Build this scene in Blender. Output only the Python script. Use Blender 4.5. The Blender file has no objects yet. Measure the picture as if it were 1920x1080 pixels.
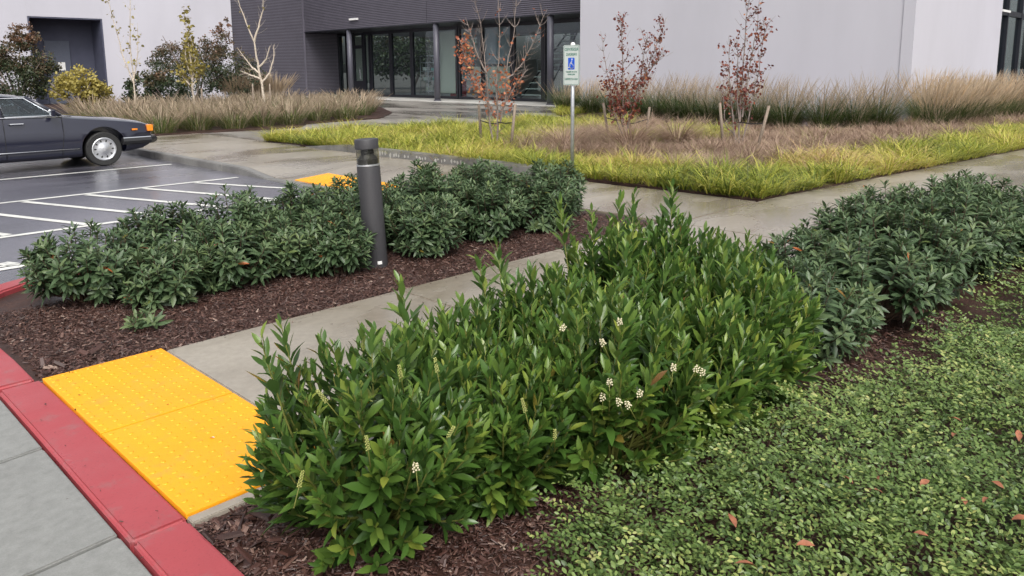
import bpy, bmesh, math, random
import numpy as np
from mathutils import Vector, Matrix

# ------------------------------------------------------------------ camera, sky, sun, exposure
sc = bpy.context.scene
COL = sc.collection
cam_d = bpy.data.cameras.new('camera')
cam = bpy.data.objects.new('camera', cam_d); COL.objects.link(cam)
cam_d.sensor_width = 36.0; cam_d.lens = 27.0; cam_d.shift_y = -0.0911
cam_d.clip_start = 0.05; cam_d.clip_end = 1500
CR = Vector((0.70011108, -0.71400235, -0.00671786)); CF = Vector((0.70393825, 0.69175819, -0.16106378))
CU = Vector((0.11964705, 0.10803357, 0.98692114))
M = Matrix.Identity(4)
for i in range(3):
    M[i][0] = CR[i]; M[i][1] = CU[i]; M[i][2] = -CF[i]
M[2][3] = 1.6
cam.matrix_world = M
sc.camera = cam

world = bpy.data.worlds.new("World"); sc.world = world; world.use_nodes = True
wn = world.node_tree; wn.nodes.clear()
SUN_EL, SUN_AZ = math.radians(50), math.radians(236)      # direction the light comes from
sky = wn.nodes.new('ShaderNodeTexSky'); sky.sky_type = 'NISHITA'; sky.sun_disc = False
sky.sun_elevation = SUN_EL; sky.sun_rotation = math.radians(90) - SUN_AZ
sky.dust_density = 6.0; sky.air_density = 1.0; sky.ozone_density = 1.0
hs = wn.nodes.new('ShaderNodeHueSaturation'); hs.inputs['Saturation'].default_value = 0.22
bg = wn.nodes.new('ShaderNodeBackground'); bg.inputs['Strength'].default_value = 0.135
wo = wn.nodes.new('ShaderNodeOutputWorld')
wn.links.new(sky.outputs[0], hs.inputs['Color']); wn.links.new(hs.outputs[0], bg.inputs['Color'])
wn.links.new(bg.outputs[0], wo.inputs['Surface'])

sun_d = bpy.data.lights.new('sun', 'SUN'); sun_d.energy = 1.0; sun_d.angle = math.radians(30)
sun_d.color = (1.0, 0.96, 0.9)
sun = bpy.data.objects.new('sun', sun_d); COL.objects.link(sun)
sdir = Vector((math.cos(SUN_AZ) * math.cos(SUN_EL), math.sin(SUN_AZ) * math.cos(SUN_EL), math.sin(SUN_EL)))
sun.rotation_euler = sdir.to_track_quat('Z', 'Y').to_euler()
sun.location = (0, 0, 20)

sc.view_settings.view_transform = 'Standard'; sc.view_settings.look = 'None'
sc.view_settings.gamma = 1.0; sc.view_settings.use_curve_mapping = False
sc.view_settings.exposure = 0.6

rnd = random.Random(7)
rng = np.random.default_rng(11)
CAM = np.array([0, 0, 1.6])

# ------------------------------------------------------------------ helpers
def tag(o, label=None, cat=None, group=None, kind=None):
    if label: o['label'] = label
    if cat: o['category'] = cat
    if group: o['group'] = group
    if kind: o['kind'] = kind
    return o

def empty(name, loc, label, cat, group=None, rz=0.0, kind=None):
    o = bpy.data.objects.new(name, None); COL.objects.link(o)
    o.location = loc; o.rotation_euler = (0, 0, rz); o.empty_display_size = 0.2
    return tag(o, label, cat, group, kind)

def link(name, me, m=None, parent=None, kind=None):
    o = bpy.data.objects.new(name, me)
    if m is not None and not me.materials: me.materials.append(m)
    COL.objects.link(o)
    if parent is not None: o.parent = parent
    if kind: o['kind'] = kind
    return o

class MB:
    def __init__(s): s.v = []; s.f = []; s.sm = []
    def add(s, vs, fs, smooth=False):
        b = len(s.v); s.v += [tuple(p) for p in vs]
        for f in fs: s.f.append(tuple(b + i for i in f)); s.sm.append(smooth)
        return s
    def box(s, x0, y0, z0, x1, y1, z1):
        return s.add([(x0,y0,z0),(x1,y0,z0),(x1,y1,z0),(x0,y1,z0),(x0,y0,z1),(x1,y0,z1),(x1,y1,z1),(x0,y1,z1)],
              [(0,3,2,1),(4,5,6,7),(0,1,5,4),(1,2,6,5),(2,3,7,6),(3,0,4,7)])
    def prism(s, poly, z0, z1):
        n = len(poly)
        vs = [(x, y, z0) for x, y in poly] + [(x, y, z1) for x, y in poly]
        fs = [tuple(range(n - 1, -1, -1)), tuple(range(n, 2 * n))]
        fs += [(i, (i + 1) % n, n + (i + 1) % n, n + i) for i in range(n)]
        return s.add(vs, fs)
    def tube(s, pts, rad, n=6, smooth=True, cap=True):
        pts = [Vector(p) for p in pts]; vs = []; fs = []
        if not hasattr(rad, '__len__'): rad = [rad] * len(pts)
        ref = Vector((0, 0, 1)) if abs((pts[-1] - pts[0]).normalized().z) < 0.9 else Vector((1, 0, 0))
        for i, p in enumerate(pts):
            t = (pts[min(i + 1, len(pts) - 1)] - pts[max(i - 1, 0)]).normalized()
            a = t.cross(ref).normalized(); b = t.cross(a)
            for k in range(n):
                an = 2 * math.pi * k / n
                vs.append(p + (a * math.cos(an) + b * math.sin(an)) * rad[i])
        for i in range(len(pts) - 1):
            for k in range(n):
                fs.append((i*n + k, i*n + (k+1) % n, (i+1)*n + (k+1) % n, (i+1)*n + k))
        if cap:
            fs.append(tuple(range(n - 1, -1, -1))); fs.append(tuple(range((len(pts)-1)*n, len(pts)*n)))
        return s.add(vs, fs, smooth)
    def lathe(s, prof, n=40, c=(0, 0), smooth=True):
        vs = []; fs = []; m = len(prof)
        for r, z in prof:
            for k in range(n):
                a = 2 * math.pi * k / n; vs.append((c[0] + r * math.cos(a), c[1] + r * math.sin(a), z))
        for i in range(m - 1):
            for k in range(n):
                fs.append((i*n + k, i*n + (k+1) % n, (i+1)*n + (k+1) % n, (i+1)*n + k))
        fs.append(tuple(range(n - 1, -1, -1))); fs.append(tuple(range((m-1)*n, m*n)))
        return s.add(vs, fs, smooth)
    def mesh(s, name, bevel=0.0, seg=2):
        me = bpy.data.meshes.new(name); me.from_pydata(s.v, [], s.f)
        me.polygons.foreach_set('use_smooth', s.sm)
        bm = bmesh.new(); bm.from_mesh(me); bmesh.ops.recalc_face_normals(bm, faces=bm.faces)
        if bevel > 0:
            bmesh.ops.bevel(bm, geom=[e for e in bm.edges if len(e.link_faces) == 2 and e.calc_face_angle(0) > 0.6],
                            offset=bevel, segments=seg, affect='EDGES', profile=0.6)
        bm.to_mesh(me); bm.free(); me.update()
        if any(s.sm) and len(s.f) > 24 and len(s.f) < 4000: me.set_sharp_from_angle(angle=math.radians(38))
        return me
    def build(s, name, m, parent=None, bevel=0.0, seg=2, kind=None):
        return link(name, s.mesh(name, bevel, seg), m, parent, kind)

def np_mesh(name, V, F, m, parent=None, kind=None, tint=None, smooth=True, tri=True):
    """V (n,3), F (k,3 or 4)"""
    me = bpy.data.meshes.new(name)
    w = F.shape[1]
    me.vertices.add(len(V)); me.vertices.foreach_set('co', V.astype(np.float32).ravel())
    me.loops.add(F.size); me.loops.foreach_set('vertex_index', F.astype(np.int32).ravel())
    me.polygons.add(len(F)); me.polygons.foreach_set('loop_start', np.arange(0, F.size, w, dtype=np.int32))
    me.polygons.foreach_set('use_smooth', np.full(len(F), smooth))
    if tint is not None:
        a = me.attributes.new('tint', 'FLOAT', 'POINT'); a.data.foreach_set('value', tint.astype(np.float32))
    me.update(calc_edges=True)
    return link(name, me, m, parent, kind)

# ------------------------------------------------------------------ materials
def new_mat(name):
    m = bpy.data.materials.new(name); m.use_nodes = True
    nt = m.node_tree; b = nt.nodes['Principled BSDF']
    return m, nt, b
def N(nt, t, **kw):
    n = nt.nodes.new(t)
    for k, v in kw.items():
        if k in n.inputs: n.inputs[k].default_value = v
        else: setattr(n, k, v)
    return n
def noise(nt, vec, scale, detail=4, rough=0.55):
    n = N(nt, 'ShaderNodeTexNoise'); n.inputs['Scale'].default_value = scale
    n.inputs['Detail'].default_value = detail; n.inputs['Roughness'].default_value = rough
    if vec is not None: nt.links.new(vec, n.inputs['Vector'])
    return n.outputs['Fac']
def ramp(nt, fac, stops, interp='LINEAR'):
    r = N(nt, 'ShaderNodeValToRGB'); r.color_ramp.interpolation = interp
    e = r.color_ramp.elements
    while len(e) < len(stops): e.new(0.5)
    for i, (p, c) in enumerate(stops):
        e[i].position = p
        if not hasattr(c, '__len__'): c = (c, c, c)
        e[i].color = (*c[:3], 1)
    nt.links.new(fac, r.inputs['Fac'])
    return r.outputs['Color']
def mix(nt, fac, a, b, mode='MIX'):
    n = N(nt, 'ShaderNodeMix'); n.data_type = 'RGBA'; n.blend_type = mode
    for s, i in ((fac, 0), (a, 6), (b, 7)):
        if hasattr(s, 'links') or hasattr(s, 'is_output'): nt.links.new(s, n.inputs[i])
        elif i == 0: n.inputs[0].default_value = s
        else: n.inputs[i].default_value = (*s, 1) if hasattr(s, '__len__') else (s, s, s, 1)
    return n.outputs[2]
def bump(nt, b, h, strength, dist=0.01):
    n = N(nt, 'ShaderNodeBump'); n.inputs['Strength'].default_value = strength
    n.inputs['Distance'].default_value = dist
    nt.links.new(h, n.inputs['Height']); nt.links.new(n.outputs[0], b.inputs['Normal'])
def pos(nt, scale=None):
    g = N(nt, 'ShaderNodeNewGeometry').outputs['Position']
    if scale:
        m = N(nt, 'ShaderNodeMapping'); m.inputs['Scale'].default_value = scale
        nt.links.new(g, m.inputs['Vector']); return m.outputs[0]
    return g

def simple(name, col, rough=0.5, metal=0.0, var=0.12, scale=30, bmp=0.0, coat=0.0):
    m, nt, b = new_mat(name); p = pos(nt)
    n1 = noise(nt, p, scale, 5)
    lo = tuple(c * (1 - var) for c in col); hi = tuple(min(1, c * (1 + var)) for c in col)
    nt.links.new(ramp(nt, n1, [(0.3, lo), (0.7, hi)]), b.inputs['Base Color'])
    nt.links.new(ramp(nt, noise(nt, p, scale * .3, 3), [(0.3, max(0, rough - .08)), (0.7, min(1, rough + .08))]), b.inputs['Roughness'])
    b.inputs['Metallic'].default_value = metal; b.inputs['Coat Weight'].default_value = coat
    if bmp: bump(nt, b, n1, bmp, 0.004)
    return m

def wet_ground(name, dry, wet, grain, wscale, wet_rng, rough_dry=.75, rough_wet=.12, grain_amt=.25, bmp=.35,
               stretch=None, stain=None, blot=None, coat=0):
    m, nt, b = new_mat(name); p = pos(nt); pw = pos(nt, stretch) if stretch else p
    w = ramp(nt, noise(nt, pw, wscale, 5, .6), [(wet_rng[0], 0.0), (wet_rng[1], 1.0)])
    g = noise(nt, p, grain, 4, .7)
    g2 = noise(nt, p, grain * 0.12, 5, .6)
    c = mix(nt, w, dry, wet)
    if stain:
        s = ramp(nt, noise(nt, pw, stain[1], 6, .65), [(stain[2], 0.0), (stain[3], 1.0)])
        c = mix(nt, s, c, stain[0])
    gg = ramp(nt, g, [(0.25, 1 - grain_amt), (0.75, 1 + grain_amt)])
    c = mix(nt, 1.0, c, gg, 'MULTIPLY')
    gg2 = ramp(nt, g2, [(0.3, 0.86), (0.7, 1.1)])
    c = mix(nt, 1.0, c, gg2, 'MULTIPLY')
    if blot:
        s = ramp(nt, noise(nt, p, blot[1], 2, .5), [(blot[2], 0.0), (blot[2] + .01, 1.0)])
        c = mix(nt, s, c, blot[0])
    nt.links.new(c, b.inputs['Base Color'])
    r = mix(nt, w, (rough_dry,) * 3, (rough_wet,) * 3)
    if coat: b.inputs['Coat Weight'].default_value = coat; b.inputs['Coat Roughness'].default_value = .22; b.inputs['Coat IOR'].default_value = 1.4
    nt.links.new(r, b.inputs['Roughness'])
    b.inputs['Specular IOR Level'].default_value = 0.5
    bump(nt, b, g, bmp, 0.003)
    return m

MAT = {}
MAT['asphalt'] = wet_ground('wet_asphalt', (.135,.132,.162), (.062,.062,.078), 260, .28, (.46,.66), .42, .12, .5, .5,
                            stretch=(.5, 1.4, 1), coat=.8)
MAT['slab'] = wet_ground('gutter_concrete', (.225,.228,.218), (.16,.157,.148), 190, .8, (.55,.72), .62, .35, .16, .25,
                         blot=((.10,.095,.085), 14, .80))
MAT['path'] = wet_ground('path_concrete', (.335,.30,.25), (.225,.19,.145), 170, .75, (.38,.62), .5, .13, .12, .15,
                         stretch=(.6, 1.2, 1), blot=((.16,.12,.08), 9, .82), coat=.5)
MAT['plaza'] = wet_ground('plaza_concrete', (.30,.28,.255), (.13,.115,.10), 90, .35, (.36,.6), .5, .14, .12, .1,
                          stretch=(1.3, .5, 1))
MAT['kerb'] = wet_ground('kerb_concrete', (.22,.215,.205), (.14,.135,.13), 120, 1.5, (.4,.65), .6, .3, .2, .3)
MAT['light_conc'] = wet_ground('pale_concrete', (.50,.49,.46), (.38,.36,.33), 120, .8, (.5,.7), .6, .3, .12, .2)
MAT['mulch'] = wet_ground('bark_mulch', (.058,.026,.018), (.026,.012,.009), 60, 3.0, (.35,.65), .75, .35, .7, 1.0)
MAT['earth'] = simple('dark_earth', (.05,.045,.04), .9)

def painted(name, col, worn, dirt, rough=.42):
    m, nt, b = new_mat(name); p = pos(nt)
    c = mix(nt, ramp(nt, noise(nt, p, 7, 6, .7), [(.54, 0.0), (.70, .70)]), col, worn)
    c = mix(nt, ramp(nt, noise(nt, p, 1.7, 5, .6), [(.45, 0.0), (.8, .45)]), c, tuple(x * .72 for x in col))
    c = mix(nt, ramp(nt, noise(nt, p, 34, 4, .6), [(.735, 0.0), (.76, .85)]), c, dirt)
    c = mix(nt, ramp(nt, noise(nt, p, 90, 3, .5), [(.60, 0.0), (.70, .22)]), c, dirt)
    nt.links.new(c, b.inputs['Base Color'])
    nt.links.new(ramp(nt, noise(nt, p, 2.2, 4), [(.35, rough - .16), (.65, rough + .15)]), b.inputs['Roughness'])
    bump(nt, b, noise(nt, p, 130, 5, .7), .35, .002)
    return m
MAT['red'] = painted('red_kerb_paint', (.37,.062,.072), (.27,.13,.13), (.05,.02,.02))
MAT['yellow'] = painted('yellow_tactile', (.90,.375,.010), (.66,.31,.05), (.16,.08,.02), .50)
MAT['line'] = painted('line_paint', (.70,.70,.66), (.30,.30,.30), (.12,.12,.12), .45)

def attr_leaf(name, stops, rough=.35, back=None, transl=.25, spec=.5, hue_noise=0):
    m, nt, b = new_mat(name)
    a = N(nt, 'ShaderNodeAttribute'); a.attribute_name = 'tint'
    c = ramp(nt, a.outputs['Fac'], stops)
    if back:
        g = N(nt, 'ShaderNodeNewGeometry')
        c = mix(nt, g.outputs['Backfacing'], c, mix(nt, .5, c, back))
    nt.links.new(c, b.inputs['Base Color'])
    b.inputs['Roughness'].default_value = rough; b.inputs['Specular IOR Level'].default_value = spec
    if transl > 0:
        t = N(nt, 'ShaderNodeBsdfTranslucent'); nt.links.new(c, t.inputs['Color'])
        mx = N(nt, 'ShaderNodeMixShader'); mx.inputs[0].default_value = transl
        nt.links.new(b.outputs[0], mx.inputs[1]); nt.links.new(t.outputs[0], mx.inputs[2])
        nt.links.new(mx.outputs[0], nt.nodes['Material Output'].inputs['Surface'])
    return m
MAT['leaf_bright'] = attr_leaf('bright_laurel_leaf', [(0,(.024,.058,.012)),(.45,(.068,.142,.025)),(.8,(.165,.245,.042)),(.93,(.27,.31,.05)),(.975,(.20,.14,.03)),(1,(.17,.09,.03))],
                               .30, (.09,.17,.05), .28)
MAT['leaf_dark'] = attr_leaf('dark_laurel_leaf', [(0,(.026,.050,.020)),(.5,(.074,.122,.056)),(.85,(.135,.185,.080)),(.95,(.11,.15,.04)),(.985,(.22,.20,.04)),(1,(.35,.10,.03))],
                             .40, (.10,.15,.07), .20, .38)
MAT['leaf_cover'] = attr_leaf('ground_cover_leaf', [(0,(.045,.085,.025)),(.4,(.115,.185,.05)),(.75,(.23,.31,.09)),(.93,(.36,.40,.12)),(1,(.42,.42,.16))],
                              .38, (.14,.2,.08), .25)
MAT['chip'] = attr_leaf('bark_chip', [(0,(.022,.010,.008)),(.5,(.068,.030,.023)),(.82,(.15,.085,.065)),(1,(.38,.29,.24))], .5, None, 0)
MAT['sedge'] = attr_leaf('lime_sedge_blade', [(0,(.07,.10,.02)),(.25,(.21,.27,.035)),(.5,(.43,.44,.065)),(.72,(.60,.54,.13)),(.88,(.62,.47,.20)),(1,(.50,.34,.20))], .5, None, .3)
MAT['dry'] = attr_leaf('dry_grass_blade', [(0,(.17,.11,.08)),(.4,(.36,.25,.18)),(.75,(.52,.38,.29)),(.92,(.30,.30,.10)),(1,(.34,.34,.12))], .6, None, .25)
MAT['green_blade'] = attr_leaf('green_grass_blade', [(0,(.030,.055,.016)),(.4,(.075,.125,.03)),(.75,(.17,.19,.05)),(1,(.36,.30,.13))], .5, None, .25)
MAT['plume'] = attr_leaf('tan_plume', [(0,(.26,.20,.14)),(.45,(.46,.37,.27)),(.8,(.60,.46,.31)),(1,(.68,.45,.24))], .7, None, .35)
MAT['red_leaf'] = attr_leaf('red_maple_leaf', [(0,(.10,.026,.024)),(.5,(.20,.056,.042)),(.8,(.32,.10,.05)),(1,(.40,.18,.07))], .5, None, .35)
MAT['orange_leaf'] = attr_leaf('orange_maple_leaf', [(0,(.26,.07,.04)),(.5,(.48,.16,.08)),(.8,(.58,.25,.12)),(1,(.52,.36,.16))], .5, None, .35)
MAT['yellow_leaf'] = attr_leaf('yellow_tree_leaf', [(0,(.14,.12,.03)),(.5,(.30,.25,.06)),(1,(.50,.42,.12))], .5, None, .35)
MAT['bush_leaf'] = attr_leaf('bronze_bush_leaf', [(0,(.022,.040,.018)),(.4,(.045,.065,.028)),(.7,(.13,.085,.05)),(1,(.24,.12,.07))], .5, None, .2)
MAT['dead_leaf'] = simple('dead_leaf', (.27,.10,.05), .6, var=.35, scale=60)
MAT['stem'] = simple('green_stem', (.16,.17,.04), .5)
MAT['twig'] = simple('brown_twig', (.09,.055,.035), .8)
MAT['bark'] = simple('grey_bark', (.22,.18,.16), .8, scale=60, var=.3)
MAT['pale_bark'] = simple('pale_bark', (.50,.43,.35), .75, scale=25, var=.35)
MAT['stake'] = simple('weathered_wood', (.22,.175,.135), .8, scale=40, var=.2)
MAT['rubber'] = simple('black_rubber', (.02,.02,.02), .7)
MAT['flower'] = simple('white_blossom', (.60,.54,.36), .6)
MAT['bud'] = simple('green_flower_bud', (.32,.34,.09), .6)
MAT['bollard'] = simple('dark_grey_powder_coat', (.044,.043,.047), .45, var=.1, scale=90, bmp=.05)
MAT['white'] = simple('white_paint', (.8,.8,.78), .4, var=.04)
MAT['galv'] = simple('galvanised_steel', (.42,.44,.46), .42, .7, var=.15, scale=25)
MAT['alu'] = simple('aluminium', (.62,.63,.65), .35, .8, var=.08)
MAT['blue'] = simple('sign_blue', (.005,.09,.60), .4, var=.03)
MAT['sign_green'] = simple('sign_green', (.03,.17,.12), .5, var=.03)
MAT['sign_white'] = simple('sign_white', (.56,.61,.58), .35, var=.04)
MAT['frame'] = simple('black_aluminium', (.016,.017,.024), .35, var=.1)
MAT['column'] = simple('grey_column_paint', (.075,.075,.095), .45, var=.08)
MAT['slat'] = simple('dark_metal_siding', (.115,.108,.135), .48, .0, var=.08, scale=2)
MAT['siding_back'] = simple('siding_backing', (.028,.027,.036), .7)
MAT['interior'] = simple('interior_wall', (.42,.42,.42), .8)
MAT['interior_pale'] = simple('interior_blind', (.62,.60,.52), .8, var=.05)
MAT['interior_grey'] = simple('interior_panel', (.36,.38,.43), .7, var=.05)
MAT['dark_floor'] = simple('interior_floor', (.16,.16,.16), .4)
MAT['teal'] = simple('teal_plastic', (.10,.36,.33), .5)
MAT['red_plastic'] = simple('red_plastic', (.45,.02,.03), .4)
MAT['navy_wall'] = simple('navy_render', (.060,.064,.10), .7, var=.08, scale=3)
MAT['grey_door'] = simple('grey_door', (.085,.095,.13), .5)

def stucco(name, col):
    m, nt, b = new_mat(name); p = pos(nt)
    c = ramp(nt, noise(nt, pos(nt, (.25,.25,.1)), 1.0, 5, .6), [(.3, tuple(x * .92 for x in col)), (.7, tuple(min(1, x * 1.05) for x in col))])
    st_ = ramp(nt, noise(nt, pos(nt, (.7,.7,.10)), 1.0, 6, .6), [(.3, .955), (.7, 1.0)])
    c = mix(nt, 1.0, c, st_, 'MULTIPLY')
    nt.links.new(c, b.inputs['Base Color']); b.inputs['Roughness'].default_value = .85
    bump(nt, b, noise(nt, p, 14, 6, .7), .25, .01)
    return m
MAT['stucco'] = stucco('white_stucco', (.515,.507,.56))

def schlick(nt, f0):
    lw = N(nt, 'ShaderNodeLayerWeight'); lw.inputs['Blend'].default_value = .5
    pw = N(nt, 'ShaderNodeMath', operation='POWER'); nt.links.new(lw.outputs['Facing'], pw.inputs[0]); pw.inputs[1].default_value = 5
    mr = N(nt, 'ShaderNodeMapRange'); nt.links.new(pw.outputs[0], mr.inputs['Value']); mr.inputs['To Min'].default_value = f0; mr.inputs['To Max'].default_value = 1
    return mr.outputs[0]
def glass(name, tint, fac_tr):
    m, nt, b = new_mat(name); nt.nodes.remove(b)
    g = N(nt, 'ShaderNodeBsdfGlossy'); g.inputs['Roughness'].default_value = .02; g.inputs['Color'].default_value = (.8,.85,.9,1)
    t = N(nt, 'ShaderNodeBsdfTransparent'); t.inputs['Color'].default_value = (*tint, 1)
    p = N(nt, 'ShaderNodeMixShader'); nt.links.new(schlick(nt, fac_tr), p.inputs[0])
    nt.links.new(t.outputs[0], p.inputs[1]); nt.links.new(g.outputs[0], p.inputs[2])
    nt.links.new(p.outputs[0], nt.nodes['Material Output'].inputs['Surface'])
    return m
MAT['glass'] = glass('window_glass', (.80,.86,.86), .05)
MAT['car_glass'] = glass('car_glass', (.62,.67,.68), .05)
m, nt, b = new_mat('clear_lens'); nt.nodes.remove(b)
_g = N(nt, 'ShaderNodeBsdfGlossy'); _g.inputs['Roughness'].default_value = .05
_t = N(nt, 'ShaderNodeBsdfTransparent'); _t.inputs['Color'].default_value = (.86,.86,.82,1)
_p = N(nt, 'ShaderNodeMixShader'); nt.links.new(schlick(nt, .04), _p.inputs[0]); nt.links.new(_t.outputs[0], _p.inputs[1]); nt.links.new(_g.outputs[0], _p.inputs[2])
nt.links.new(_p.outputs[0], nt.nodes['Material Output'].inputs['Surface']); MAT['lens'] = m

m, nt, b = new_mat('navy_car_paint')
b.inputs['Base Color'].default_value = (.007,.008,.022,1); b.inputs['Metallic'].default_value = .0
b.inputs['Roughness'].default_value = .3; b.inputs['Coat Weight'].default_value = 1; b.inputs['Coat Roughness'].default_value = .04
MAT['car'] = m
MAT['chrome'] = simple('chrome', (.75,.76,.78), .15, 1.0, var=.03)
MAT['amber'] = simple('amber_lens', (.80,.25,.02), .25, var=.05)
MAT['headlamp'] = simple('headlamp_glass', (.55,.57,.6), .12, .4, var=.05)
MAT['black_trim'] = simple('black_trim', (.015,.015,.017), .5)
MAT['seat'] = simple('beige_leather', (.35,.30,.24), .6)

# ------------------------------------------------------------------ ground, paving
def sheet(name, poly, z, m, kind='structure'):
    me = bpy.data.meshes.new(name); me.from_pydata([(x, y, z) for x, y in poly], [], [tuple(range(len(poly)))])
    o = link(name, me, m); o['kind'] = kind; return o
sheet('ground', [(-500,-500),(500,-500),(500,500),(-500,500)], -.17, MAT['earth'])
sheet('parking_lot', [(-80,-40),(5.95,-40),(5.95,90),(-80,90)], -.12, MAT['asphalt'])

def line_q(pts, w):
    """painted stripe between two ground points (x,y),(x,y)"""
    (x0, y0), (x1, y1) = pts; d = Vector((x1 - x0, y1 - y0)).normalized(); n = Vector((-d.y, d.x)) * w / 2
    return [(x0 + n.x, y0 + n.y), (x0 - n.x, y0 - n.y), (x1 - n.x, y1 - n.y), (x1 + n.x, y1 + n.y)]
pm = empty('parking_markings', (0, 0, 0), None, None, kind='structure')
def stripe(a, b_, w=.10, name='painted_line', z=-.115):
    me = bpy.data.meshes.new(name); me.from_pydata([(x, y, z) for x, y in line_q((a, b_), w)], [], [(0, 1, 2, 3)])
    return link(name, me, MAT['line'], pm)
for y in (14.62, 11.95, 9.42, 7.86):
    stripe((-1.2 if y > 8 else -.4, y), (5.75 if y != 9.42 else 5.6, y), .10)
for i in range(9):                                             # hatching of the access aisle
    x1 = 5.86 - i * .78
    stripe((x1 - .85, 11.86), (x1, 9.50 + (.35 if i == 0 else 0)), .095, z=-.1145)
for a, b_, w in (((1.35,8.18),(1.55,8.02),.10), ((1.60,8.12),(1.66,7.98),.12), ((1.80,8.20),(1.90,8.05),.08), ((1.42,7.99),(1.72,7.95),.05), ((1.2,8.05),(1.25,8.3),.1)):
    stripe(a, b_, w, 'painted_mark')

# apron of gutter slabs, falling gently towards the lot
apron = empty('apron', (0, 0, 0), None, None, kind='structure')
def slab_mesh(x0, y0, x1, y1, zf, th=.10, nx=1, ny=1, bev=.006):
    bm = bmesh.new(); g = {}
    for i in range(nx + 1):
        for j in range(ny + 1):
            x = x0 + (x1 - x0) * i / nx; y = y0 + (y1 - y0) * j / ny; g[i, j] = bm.verts.new((x, y, zf(x, y)))
    fs = [bm.faces.new((g[i,j], g[i+1,j], g[i+1,j+1], g[i,j+1])) for i in range(nx) for j in range(ny)]
    r = bmesh.ops.extrude_face_region(bm, geom=fs)
    top = [v for v in r['geom'] if isinstance(v, bmesh.types.BMVert)]
    for v in fs[0].verts: pass
    for v in [g[k] for k in g]: v.co.z -= th
    bmesh.ops.recalc_face_normals(bm, faces=bm.faces)
    if bev:
        ed = [e for e in bm.edges if len(e.link_faces) == 2 and e.calc_face_angle(0) > .8]
        bmesh.ops.bevel(bm, geom=ed, offset=bev, segments=2, affect='EDGES')
    me = bpy.data.meshes.new('slab'); bm.to_mesh(me); bm.free(); return me
def zap(x, y): return -.006 - (0.79 - x) * .045
ys = [4.555 - .915 * i for i in range(0, 9)]
for i in range(8):
    link('slab', slab_mesh(-.72, ys[i+1] + .010, .788, ys[i] - .010, zap), MAT['slab'], apron)
    link('slab', slab_mesh(-1.7, ys[i+1] + .010, -.732, ys[i] - .010, zap), MAT['slab'], apron)

# red kerb: separate lengths with open joints
kerb = empty('red_kerb', (0, 0, 0), None, None, kind='structure')
def sweep_kerb(path, wd, ztop, zbot, m, parent, name='kerbstone', bev=.014):
    """path: outer edge polyline, wd inward (left-hand) width"""
    n = len(path); bm = bmesh.new(); rows = []
    for i, p in enumerate(path):
        a = Vector(path[max(0, i-1)]); c = Vector(path[min(n-1, i+1)]); d = (c - a).normalized(); nn = Vector((d.y, -d.x))
        zt = ztop(i / (n - 1)) if callable(ztop) else ztop
        q = Vector(p) + nn * wd
        rows.append([bm.verts.new((p[0], p[1], zbot)), bm.verts.new((p[0], p[1], zt)), bm.verts.new((q.x, q.y, zt)), bm.verts.new((q.x, q.y, zbot))])
    for i in range(n - 1):
        for k in range(4): bm.faces.new((rows[i][k], rows[i][(k+1) % 4], rows[i+1][(k+1) % 4], rows[i+1][k]))
    bm.faces.new(rows[0]); bm.faces.new(rows[-1][::-1])
    bmesh.ops.recalc_face_normals(bm, faces=bm.faces)
    ed = [e for e in bm.edges if len(e.link_faces) == 2 and e.calc_face_angle(0) > .8]
    bmesh.ops.bevel(bm, geom=ed, offset=bev, segments=3, affect='EDGES')
    me = bpy.data.meshes.new(name); bm.to_mesh(me); bm.free()
    return link(name, me, m, parent)
sweep_kerb([(.80,2.640),(.80,3.2),(.802,3.9),(.80,4.470)], .196, .004, -.16, MAT['red'], kerb)
sweep_kerb([(.80,-1.2),(.80,0),(.80,1.3),(.80,2.625)], .19, .012, -.16, MAT['red'], kerb)
arc = [(.80,4.485),(.80,4.9),(.785,5.4)]
for k in range(0, 10):
    a = math.pi - k * (math.pi/2) / 9
    arc.append((1.87 + 1.1 * math.cos(a), 5.75 + 1.1 * math.sin(a)))
sweep_kerb(arc, .17, lambda t: .012 + .02 * min(1, t * 3), -.16, MAT['red'], kerb)
sweep_kerb([(1.90,6.851),(3.6,6.855)], .17, .03, -.16, MAT['kerb'], kerb)
sweep_kerb([(3.62,6.855),(6.10,6.86)], .17, .03, -.16, MAT['kerb'], kerb)

# soil sheets
for nm, (x0, y0, x1, y1), z in (('mulch_bed', (.985, -12, 6.80, 2.655), -.018),                                ('mulch_bed', (6.80, -12, 60, 2.60), -.018)):
    sheet(nm, [(x0,y0),(x1,y0),(x1,y1),(x0,y1)], z, MAT['mulch'])

_pts = [(6.80, 4.43), (6.80, 6.70)] + [(1.87 + .98 * math.cos(a), 5.75 + .98 * math.sin(a)) for a in [math.pi / 2 + k * math.pi / 18 for k in range(10)]] + [(.90, 4.43)]
sheet('mulch_bed', _pts, -.016, MAT['mulch'])
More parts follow.
